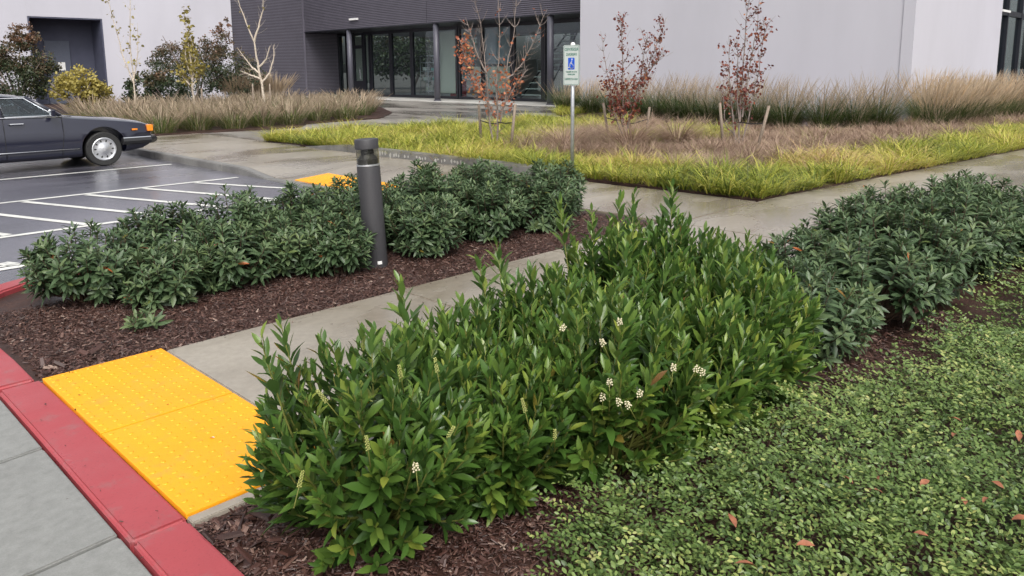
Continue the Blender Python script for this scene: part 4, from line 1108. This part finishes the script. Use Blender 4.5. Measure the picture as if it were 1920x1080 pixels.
reed_zone = (X > 18.2) & (Y < 17.5) & (Y > 7.2)
sed |= (np.hypot((X - 15.5) / 2.2, (Y - 9.8) / 1.5) < 1) & (nz > -.6)
sed |= (np.hypot((X - 12.2) / 1.3, (Y - 12.8) / 2.2) < 1)
sed &= ~reed_zone
tn = .50 + .16 * nz + rng.normal(0, .06, len(X))
tn = np.where(np.hypot((X - 9.9) / 1.6, (Y - 5.1) / 1.0) < 1, tn - .16, tn)
tn = np.where(np.hypot((X - 12.8) / 1.5, (Y - 4.6) / .9) < 1, tn + .16, tn)
tn = np.where((dB < 1.9) & (Y < 8.5) & (X < 13) & (dB > .7), tn + .18, tn)
dist = np.hypot(X, Y); keep = rng.uniform(0, 1, len(X)) < np.clip(16 / dist, .45, 1.0)
s_ = sed & keep
field('lime_sedge', X[s_], Y[s_], 23, (.22, .50), (.010, .019), 'sedge', tn[s_] - .04, .20, (.1,.9), (.35,1.2), .07,
      'lime yellow sedge with arching blades along the edge of the long planting bed', 'grass', lsc=.80 + .38 * np.sin(X[s_] * 3.1 + 1.7 * np.sin(Y[s_] * 2.3)) * np.sin(Y[s_] * 3.7 + X[s_]))
d_ = dry_zone & ~sed & ~reed_zone & keep
lf = np.clip(.85 + .5 * np.sin(X[d_] * 2.3 + np.sin(Y[d_] * 1.9)) * np.sin(Y[d_] * 2.6 - X[d_] * .6), .35, 1.4)
field('dry_grass', X[d_], Y[d_], 30, (.22, .50), (.006, .010), 'dry', .44 + .16 * np.sin(X[d_] * 1.9 + Y[d_]) + rng.normal(0, .12, len(X[d_])), .20, (.1,.8), (.3,1.2), .14,
      'dry brown fine grass in the middle of the long planting bed', 'grass', lsc=lf)
for i, (x, y, h_) in enumerate(((12.4, 8.9, .62), (13.6, 8.6, .55), (11.6, 9.9, .5))):
    rt = empty('dry_grass_clump', (x, y, .02), ('large', 'middle', 'small')[i] + ' dry brown grass clump under the V shaped red maple', 'ornamental grass', 'dry grass clumps under the maple')
    nb_ = 700; a_ = rng.uniform(0, 6.283, nb_); P_ = np.column_stack([.12 * np.cos(a_), .12 * np.sin(a_), 0 * a_])
    V_, F_, nv = blades(P_, a_, rng.uniform(.6, 1.3, nb_) * h_ * 1.3, rng.uniform(.006, .011, nb_), rng.uniform(.2, 1.2, nb_), rng.uniform(.3, 1.1, nb_), 4)
    np_mesh('blades', V_, F_, MAT['dry'], rt, None, np.repeat(np.clip(rng.normal(.45, .22, nb_), 0, 1), nv))
n = 1500; X2 = rng.uniform(14.5, 19.5, n); Y2 = rng.uniform(5.0, 9.5, n); k = inpoly(X2, Y2, LIME) & (dist_poly(X2, Y2, LIME) > 1.2)
field('leaf_litter', X2[k], Y2[k], 22, (.10,.20), (.012,.022), 'dry', .28, .2, (.4,1.2), (.5,1.4), .18, 'purplish brown dry litter in front of the feathery grasses', 'leaf litter', segs=2)
xx, yy_ = ground_pt(1270, 352)
field('green_tuft', np.array([xx + .1, xx + .25, xx]), np.array([yy_ + .12, yy_ + .05, yy_ + .22]), 60, (.14,.24), (.010,.016), 'sedge', .12, .08, (.2,.9), (.4,1.2), .08,
      'bright green weedy tuft at the path corner edge of the lime sedge', 'grass')

def grass_clump(name, x, y, hb, hp, rb_, nb, npl, label, cat, group, plume_tint=.45, lean_pl=(.08,.30), green=.45, wpl=(.016,.026), wind=0.0):
    root = empty(name, (x, y, .02), label, cat, group)
    a = rng.uniform(0, 6.283, nb); rr = rb_ * .35 * np.sqrt(rng.uniform(0, 1, nb))
    P = np.column_stack([rr * np.cos(a), rr * np.sin(a), np.zeros(nb)]); az = a + rng.normal(0, .4, nb)
    V_, F_, nv = blades(P, az, rng.uniform(.6, 1.15, nb) * hb * 1.25, rng.uniform(.007, .013, nb), rng.uniform(.1, .65, nb), rng.uniform(.2, 1.1, nb), 4)
    np_mesh('blades', V_, F_, MAT['green_blade'], root, None, np.repeat(np.clip(rng.normal(green, .2, nb), 0, 1), nv))
    a = rng.uniform(0, 6.283, npl); rr = rb_ * .4 * np.sqrt(rng.uniform(0, 1, npl))
    P = np.column_stack([rr * np.cos(a), rr * np.sin(a), np.zeros(npl)])
    if wind: a = np.where(rng.uniform(0, 1, npl) < wind, rng.normal(-.6, .55, npl), a)
    L = rng.uniform(.55, 1.05, npl) * hp; le = rng.uniform(*lean_pl, npl); dr = rng.uniform(.03, .30, npl)
    V1, F1, nv1 = blades(P, a, L, rng.uniform(.007, .011, npl), le, dr, 4)
    # seed heads: a fat strip over the upper third, crossed by a second one
    tt = np.array([.46, .64, .84, 1.0]); ww = np.array([.25, 1.0, .7, .05])
    D = np.column_stack([np.cos(a), np.sin(a), 0*a]); S1 = np.column_stack([-np.sin(a), np.cos(a), 0*a])
    hor = le[:, None] * tt + dr[:, None] * tt ** 2; ver = tt[None] - .55 * dr[:, None] * tt ** 2.2
    C = P[:, None] + L[:, None, None] * (hor[:, :, None] * D[:, None] + ver[:, :, None] * np.array([0, 0, 1.]))
    wd = rng.uniform(*wpl, npl); Vp = [V1]; Fp = [F1]; Tp = [np.repeat(rng.uniform(.1, .5, npl), nv1)]; off = len(V1)
    for sd in (S1, D):
        jit = rng.normal(0, .004, C.shape)
        q = np.stack([C + sd[:, None] * (wd[:, None] * ww * .5)[:, :, None] + jit, C - sd[:, None] * (wd[:, None] * ww * .5)[:, :, None] + jit], 2).reshape(npl, 8, 3)
        f = []
        for i in range(3): f += [(2*i, 2*i+1, 2*i+3), (2*i, 2*i+3, 2*i+2)]
        F_ = np.array(f)[None] + (np.arange(npl) * 8)[:, None, None] + off
        Vp.append(q.reshape(-1, 3)); Fp.append(F_.reshape(-1, 3)); Tp.append(np.repeat(np.clip(rng.normal(plume_tint, .18, npl), 0, 1), 8)); off += npl * 8
    np_mesh('plumes', np.concatenate(Vp), np.concatenate(Fp), MAT['plume'], root, None, np.concatenate(Tp))
    return root
# feathery reed grass along the white wall
ORD = ['first','second','third','fourth','fifth','sixth','seventh','eighth','ninth','tenth','eleventh','twelfth','thirteenth','fourteenth','fifteenth','sixteenth','seventeenth','eighteenth']
reed = [(22.2,18.9),(21.7,17.5),(21.3,16.2),(21.0,15.0),(20.7,13.9),(20.3,12.9),(19.9,12.0),(19.5,11.1),(19.15,10.3),(18.95,9.4),(18.8,8.55),(18.95,7.75),(19.7,7.3),(20.6,6.95)]
for i, (x, y) in enumerate(reed):
    grass_clump('feather_grass_clump', x + .3 + rng.uniform(-.2,.2), y + .2, .98, 1.5 * rng.uniform(.9, 1.08), .85, 620, 130,
        '%s clump of tall feathery grass along the white wall, counted from the glazed corner' % ORD[i], 'ornamental grass', 'feathery grasses along the white wall',
        .62 if i < 3 else .35, (.04, .34) if i > 0 else (.1, .6), .28, (.007, .013), .6)
right_reed = [(22.3,6.3),(23.3,6.1),(24.4,5.9),(25.6,5.8),(26.9,5.6),(28.3,5.5),(29.8,5.3),(24.0,7.0),(26.2,6.9),(28.4,6.8)]
for i, (x, y) in enumerate(right_reed):
    grass_clump('feather_grass_clump', x, y, .95 * rng.uniform(.9, 1.1), 1.62 * rng.uniform(.86, 1.06), 1.0, 520, 240,
        '%s clump from the left of dense tan feathery grass at the far right' % ORD[i], 'ornamental grass', 'tan feathery grasses at the far right', .62, (.05, .42), .36, (.009,.017), .5)
# fountain grass in the left bed
row_names = ['front row', 'second row', 'third row', 'fourth row', 'fifth row', 'sixth row', 'rear row']
cnt = 0; 
for r_i, yb_ in enumerate((20.75, 21.8, 23.0, 24.4, 26.0, 28.0, 30.5)):
    x = 7.9; k_i = 0
    while x < 22:
        y = yb_ + rng.uniform(-.15, .15)
        if inpoly(np.array([x]), np.array([y]), LEFTB)[0] and dist_poly(np.array([x]), np.array([y]), LEFTB)[0] > .42 and x / y > .30:
            grass_clump('fountain_grass_clump', x, y, .60 * rng.uniform(.85, 1.1), .84 * rng.uniform(.88, 1.1), 1.0, 320, 90,
                '%s tan fountain grass tussock from the lot, %s of the left bed' % (ORD[min(k_i, 17)], row_names[r_i]), 'ornamental grass', 'fountain grasses in the left bed',
                .30, (.15, .8), .48 + .10 * (r_i < 2), (.016,.028)); k_i += 1
        x += 1.0 + .06 * r_i + rng.uniform(-.1, .1)
for i, (x, y) in enumerate(((17.6,36.2),(18.6,36.3),(19.5,36.0))):
    grass_clump('feather_grass_clump', x, y, .7, 1.65, 1.0, 300, 240, '%s from the left of three tan feathery grass clumps before the dark siding' % ORD[i], 'ornamental grass',
                'tan feathery grasses by the dark siding', .45, (.05, .45), .3, (.03,.05))

# ------------------------------------------------------------------ trees
def leaf_cloud(P, S, tint, m, name, root, flat=.5, wid=.75):
    n = len(P); A = rng.normal(0, 1, (n, 3)); A[:, 2] -= .2; Nn = rng.normal(0, 1, (n, 3)) ; Nn[:, 2] += flat
    t = [leaf_template(wid, c, f, 0, ((.3,.9),(.65,.8))) for c, f in ((.1,.1),(.3,.2),(-.1,.15))]
    V_, F_, T_ = instance_np(t, rng.integers(0, 3, n), P, basis_mats(A, Nn), S, tint)
    return np_mesh(name, V_, F_, MAT[m], root, None, T_)
def stick_tree(name, x, y, label, cat, group, stems, m_bark, m_leaf, leaf_s, leaf_fn, twigs=6, seed=0, r0=.02, droop=0):
    """stems: list of polylines (local); leaf_fn(z, stem index) -> leaves per metre"""
    rg = np.random.default_rng(seed); root = empty(name, (x, y, .02), label, cat, group); LP = []
    for si, pts in enumerate(stems):
        pts = [np.array(p, float) for p in pts]
        fine = []
        for a, b_ in zip(pts[:-1], pts[1:]):
            for t in np.linspace(0, 1, 5)[:-1]: fine.append(a + (b_ - a) * t + rg.normal(0, .008, 3))
        fine.append(pts[-1]); n = len(fine); rr = [r0 * (1 - .82 * i / (n - 1)) * (1 if si == 0 else .8) for i in range(n)]
        st_o = MB().tube([tuple(p) for p in fine], rr, 7).build('trunk' if si == 0 else 'branch', MAT[m_bark], root)
        for i in range(2, n - 1):
            p = fine[i]; d = unit(fine[i + 1] - fine[i]); 
            for _ in range(twigs if i % 2 == 0 else twigs // 2):
                side = unit(np.cross(d, rg.normal(0, 1, 3))); ln = rg.uniform(.12, .42) * (1 - .5 * i / n)
                e = p + (side * .8 + d * .8 + np.array([0, 0, .15])) * ln
                mid = (p + e) / 2 + np.array([0, 0, -.03])
                LPn = leaf_fn(p[2], si)
                tw.setdefault(name + str(id(root)), MB()).tube([tuple(p), tuple(mid), tuple(e)], [.005, .0035, .002], 3, cap=False)
                for _k in range(rg.poisson(LPn)):
                    t = rg.uniform(.2, 1.1); LP.append(p + (e - p) * t + rg.normal(0, .03, 3))
    tw[name + str(id(root))].build('twigs', MAT[m_bark], root)
    if LP:
        LP = np.array(LP); leaf_cloud(LP, rng.uniform(.7, 1.2, len(LP)) * leaf_s, np.clip(rng.normal(.5, .22, len(LP)), 0, 1), m_leaf, 'leaves', root)
    return root
tw = {}
def loc(dx, dz, dd=0.0):   # offset to the right of the view, height, depth
    return (.70 * dx + .71 * dd, -.714 * dx + .70 * dd, dz)
S1 = [[loc(0,0), loc(.0,.6), loc(-.02,1.3,.05), loc(.05,2.2), loc(.02,3.2)],
      [loc(-.08,0), loc(-.18,.7,.1), loc(-.22,1.5), loc(-.30,2.3,.1), loc(-.45,3.1)],
      [loc(.04,.5), loc(.16,1.0), loc(.2,1.6,-.1), loc(.35,2.4), loc(.42,3.2)],
      [loc(.16,1.35), loc(.45,1.62,.1), loc(.72,2.1), loc(1.0,2.75)],
      [loc(-.05,.7), loc(-.35,1.2,-.1), loc(-.6,1.7), loc(-.75,2.2)],
      [loc(.08,.75), loc(.35,1.25), loc(.62,1.6)],
      [loc(-.22,1.5), loc(-.45,2.0), loc(-.62,2.6)]]
stick_tree('maple_tree', 10.9, 11.1, 'young half bare maple with orange leaves in the bed before the glass front', 'tree', 'staked young maples', S1, 'bark', 'orange_leaf', .068,
           lambda z, s: (2.6 if .55 < z < 1.35 else .3 if z < 2.2 else .12) if s not in (4,) else (6 if z > 1.0 else 2), 6, 1, .024)
S2 = [[loc(0,0), loc(.0,.7), loc(-.02,1.5), loc(-.06,2.3), loc(-.04,2.70)],
      [loc(.02,.2), loc(.25,.9), loc(.45,1.5), loc(.68,2.1), loc(.86,2.62)],
      [loc(-.03,.2), loc(-.22,.8), loc(-.36,1.5), loc(-.50,2.35)],
      [loc(.08,.3), loc(.3,1.1), loc(.42,1.9), loc(.48,2.3)], [loc(.0,.3), loc(-.12,1.0), loc(-.15,1.7)], [loc(.3,1.1), loc(.62,1.65), loc(.82,1.9)]]
stick_tree('maple_tree', 13.3, 9.75, 'young dark red maple with V shaped crown right of the parking sign', 'tree', 'staked young maples', S2, 'bark', 'red_leaf', .066,
           lambda z, s: 6.5 if z < 1.3 else (3.2 if s != 2 else .4), 6, 2, .020)
S3 = [[loc(0,0), loc(.0,.8), loc(.03,1.7), loc(.06,2.5), loc(.10,3.12)],
      [loc(-.04,0), loc(-.18,.8), loc(-.24,1.5), loc(-.28,2.2)],
      [loc(.05,.0), loc(.2,.7), loc(.32,1.4), loc(.40,2.1), loc(.42,2.5)],
      [loc(.05,.6), loc(.15,1.5), loc(.26,2.3), loc(.30,2.95)], [loc(-.02,.5), loc(-.08,1.4), loc(-.10,2.2)], [loc(.02,.1), loc(-.30,.5), loc(-.36,1.3)]]
stick_tree('maple_tree', 14.2, 7.55, 'young narrow red maple standing against the plain white wall', 'tree', 'staked young maples', S3, 'bark', 'red_leaf', .064,
           lambda z, s: 6 if .7 < z < 1.5 else (.7 if z < .6 else 3.0), 5, 3, .020)
S4 = [[loc(0,0), loc(-.1,.9), loc(-.22,1.9), loc(-.30,2.6), loc(-.62,3.5), loc(-.8,4.1)],
      [loc(-.30,2.6), loc(-.12,3.1), loc(.08,3.7), loc(.12,4.2)], [loc(-.12,1.15), loc(.18,1.5), loc(.38,2.1), loc(.40,2.5)],
      [loc(-.16,1.5), loc(-.5,1.8), loc(-.9,2.4)], [loc(-.2,1.7), loc(.1,2.0), loc(.25,2.45)], [loc(-.14,1.3), loc(-.5,1.45), loc(-.85,1.6)]]
stick_tree('birch_tree', 13.5, 25.5, 'bare pale barked young tree before the dark siding', 'tree', None, S4, 'pale_bark', 'yellow_leaf', .10, lambda z, s: .12 if z > 2 else .02, 3, 4, .05)
S5 = [[loc(0,0), loc(-.02,.9), loc(0,1.8), loc(-.08,2.8), loc(-.12,3.85)], [loc(0,1.1), loc(.3,1.5), loc(.4,1.8)], [loc(0,1.0), loc(-.35,1.4), loc(-.4,1.9)], [loc(0,1.3), loc(.15,2.0), loc(.05,2.8)], [loc(0,1.3), loc(-.2,2.0), loc(-.15,2.8)]]
stick_tree('columnar_tree', 11.7, 27.3, 'narrow young tree with yellow green leaves left of the bronze shrub', 'tree', None, S5, 'pale_bark', 'yellow_leaf', .13, lambda z, s: 3.4 if z > 1.1 else 0, 6, 5, .035)
S6 = [[loc(0,0), loc(.02,1.2), loc(0,2.4), loc(.1,3.6), loc(.2,4.9)], [loc(0,1.2), loc(-.3,2.2), loc(-.5,3.4), loc(-.7,4.2)], [loc(0,1.3), loc(.25,2.2), loc(.3,3.2)]]
stick_tree('birch_tree', 9.8, 27.6, 'thin sparse young tree with yellow leaves in front of the white wall', 'tree', None, S6, 'pale_bark', 'yellow_leaf', .11, lambda z, s: .9 if z > 1.5 else .1, 4, 6, .03)

def bush(name, x, y, w, h, label, n, m, seed, lumps, s=.10, tintbias=0.0, group=None, stems=7):
    rg = np.random.default_rng(seed); root = empty(name, (x, y, .02), label, 'shrub' , group); P = []; T = []
    mb = MB()
    for i in range(stems):
        a = rg.uniform(0, 6.28); e = (w * .4 * math.cos(a), w * .4 * math.sin(a), h * rg.uniform(.5, .85))
        mb.tube([(0, 0, 0), (e[0] * .3, e[1] * .3, h * .3), e], [.05, .035, .012], 6)
    mb.build('stems', MAT['bark'], root)
    for cx, cz, rx, rz in lumps:
        k = int(n * rx * rz / sum(a * b_ for _, _, a, b_ in lumps))
        nc = max(4, k // 45)
        cl = rg.normal(0, 1, (nc, 3)); cl /= np.linalg.norm(cl, axis=1, keepdims=True); cl *= rg.uniform(.35, 1, (nc, 1)) ** .5
        idx = rg.integers(0, nc, k); q = cl[idx] + rg.normal(0, .13, (k, 3)); base = np.array(loc(cx, cz))
        p = base + q[:, 0:1] * np.array([.70, -.714, 0]) * rx + q[:, 1:2] * np.array([.71, .70, 0]) * rx * .8 + q[:, 2:3] * np.array([0, 0, 1.]) * rz
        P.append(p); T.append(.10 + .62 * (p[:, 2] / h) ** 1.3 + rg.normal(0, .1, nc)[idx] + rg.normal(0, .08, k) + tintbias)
    P = np.concatenate(P); T = np.clip(np.concatenate(T), 0, 1); ok = P[:, 2] > .05; P, T = P[ok], T[ok]
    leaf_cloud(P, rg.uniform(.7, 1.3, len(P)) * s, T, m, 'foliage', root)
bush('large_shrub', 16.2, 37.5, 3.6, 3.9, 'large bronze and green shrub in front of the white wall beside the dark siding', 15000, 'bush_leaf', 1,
     [(-.9,2.2,1.3,.8),(.2,2.4,1.4,.75),(1.1,3.0,.8,.7),(-.3,1.2,2.0,1.1),(1.6,1.9,1.4,.8),(1.9,1.2,1.4,.9),(1.6,3.7,.35,.35)], .085, .12)
bush('large_shrub', 8.3, 36, 3.6, 3.6, 'large bronze and green shrub at the left edge beside the navy entrance', 13000, 'bush_leaf', 2,
     [(-.9,2.0,.9,.6),(.1,2.3,1.0,.6),(.5,3.0,.6,.5),(-.2,1.2,1.3,.9),(.9,1.5,.8,.9),(-1.2,1.0,.7,.7)], .085, .12)
bush('evergreen_shrub', 9.6, 33, 2.2, 1.7, 'pale yellow green rounded shrub in front of the navy entrance', 2600, 'yellow_leaf', 3, [(0,.9,.9,.8),(.6,.8,.7,.6)], .12, .2)
bush('evergreen_shrub', 13.2, 33.5, 2.0, 1.5, 'dark green rounded shrub behind the fountain grass under the white wall', 2600, 'bush_leaf', 4, [(0,.8,.9,.75),(-1.0,.8,.8,.7)], .12, -.15)
bush('distant_tree', 46, 58, 8, 7, 'dark tree behind the building seen through the glass', 9000, 'bush_leaf', 5, [(0,4,4,3),(-3,3,3,2.5),(3,3,3,3)], .28, -.1)

def stake(x, y, h, lx, label, tie_to=None, group='wooden tree stakes'):
    root = empty('tree_stake', (x, y, .02), label, 'stake', group)
    top = Vector(loc(lx, h))
    MB().tube([(0, 0, 0), tuple(top * .5), tuple(top)], [.030, .030, .027], 10).build('pole', MAT['stake'], root)
    if tie_to:
        p = top * .62; e = Vector((tie_to[0] - x, tie_to[1] - y, p.z - .04)); m_ = (p + e) / 2; m_.z -= .02
        MB().tube([tuple(p), tuple(m_), tuple(e)], .011, 6).build('tie_strap', MAT['rubber'], root)
x, y = ground_pt(903, 275); stake(x, y, .86, -.05, 'pale wooden stake left of the orange maple', (10.9, 11.1))
x, y = ground_pt(957, 287); stake(x, y, .92, .10, 'pale wooden stake right of the orange maple', (10.9, 11.1))
x, y = ground_pt(1142, 266); stake(x, y, .84, -.14, 'leaning wooden stake left of the V shaped red maple', (13.3, 9.75))
x, y = ground_pt(1210, 262); stake(x, y, .72, .08, 'dark wooden stake right of the V shaped red maple', (13.3, 9.75))
x, y = ground_pt(1356, 280); stake(x, y, .90, -.10, 'leaning wooden stake left of the narrow red maple')
x, y = ground_pt(1418, 288); stake(x, y, .88, .20, 'leaning dark stake right of the narrow red maple', (14.2, 7.55))
for px_, hh, lab in ((476, 1.15, 'short wooden stake left of the bare pale tree'), (508, 1.15, 'short wooden stake right of the bare pale tree')):
    d = ray(px_, 200); t = 28.0 / math.hypot(d.x, d.y); stake(d.x * t, d.y * t, hh, 0, lab)
d = ray(380, 200); t = 29.0 / math.hypot(d.x, d.y); stake(d.x * t, d.y * t, 1.0, 0, 'short dark stake right of the narrow yellow green tree')
tt3 = 0
for m_ in bpy.data.meshes: tt3 += sum(max(0, len(p.vertices) - 2) for p in m_.polygons) if len(m_.polygons) < 20000 else len(m_.polygons)
print('tris', tt3, 'objects', len(bpy.data.objects), 'meshes', len(bpy.data.meshes))
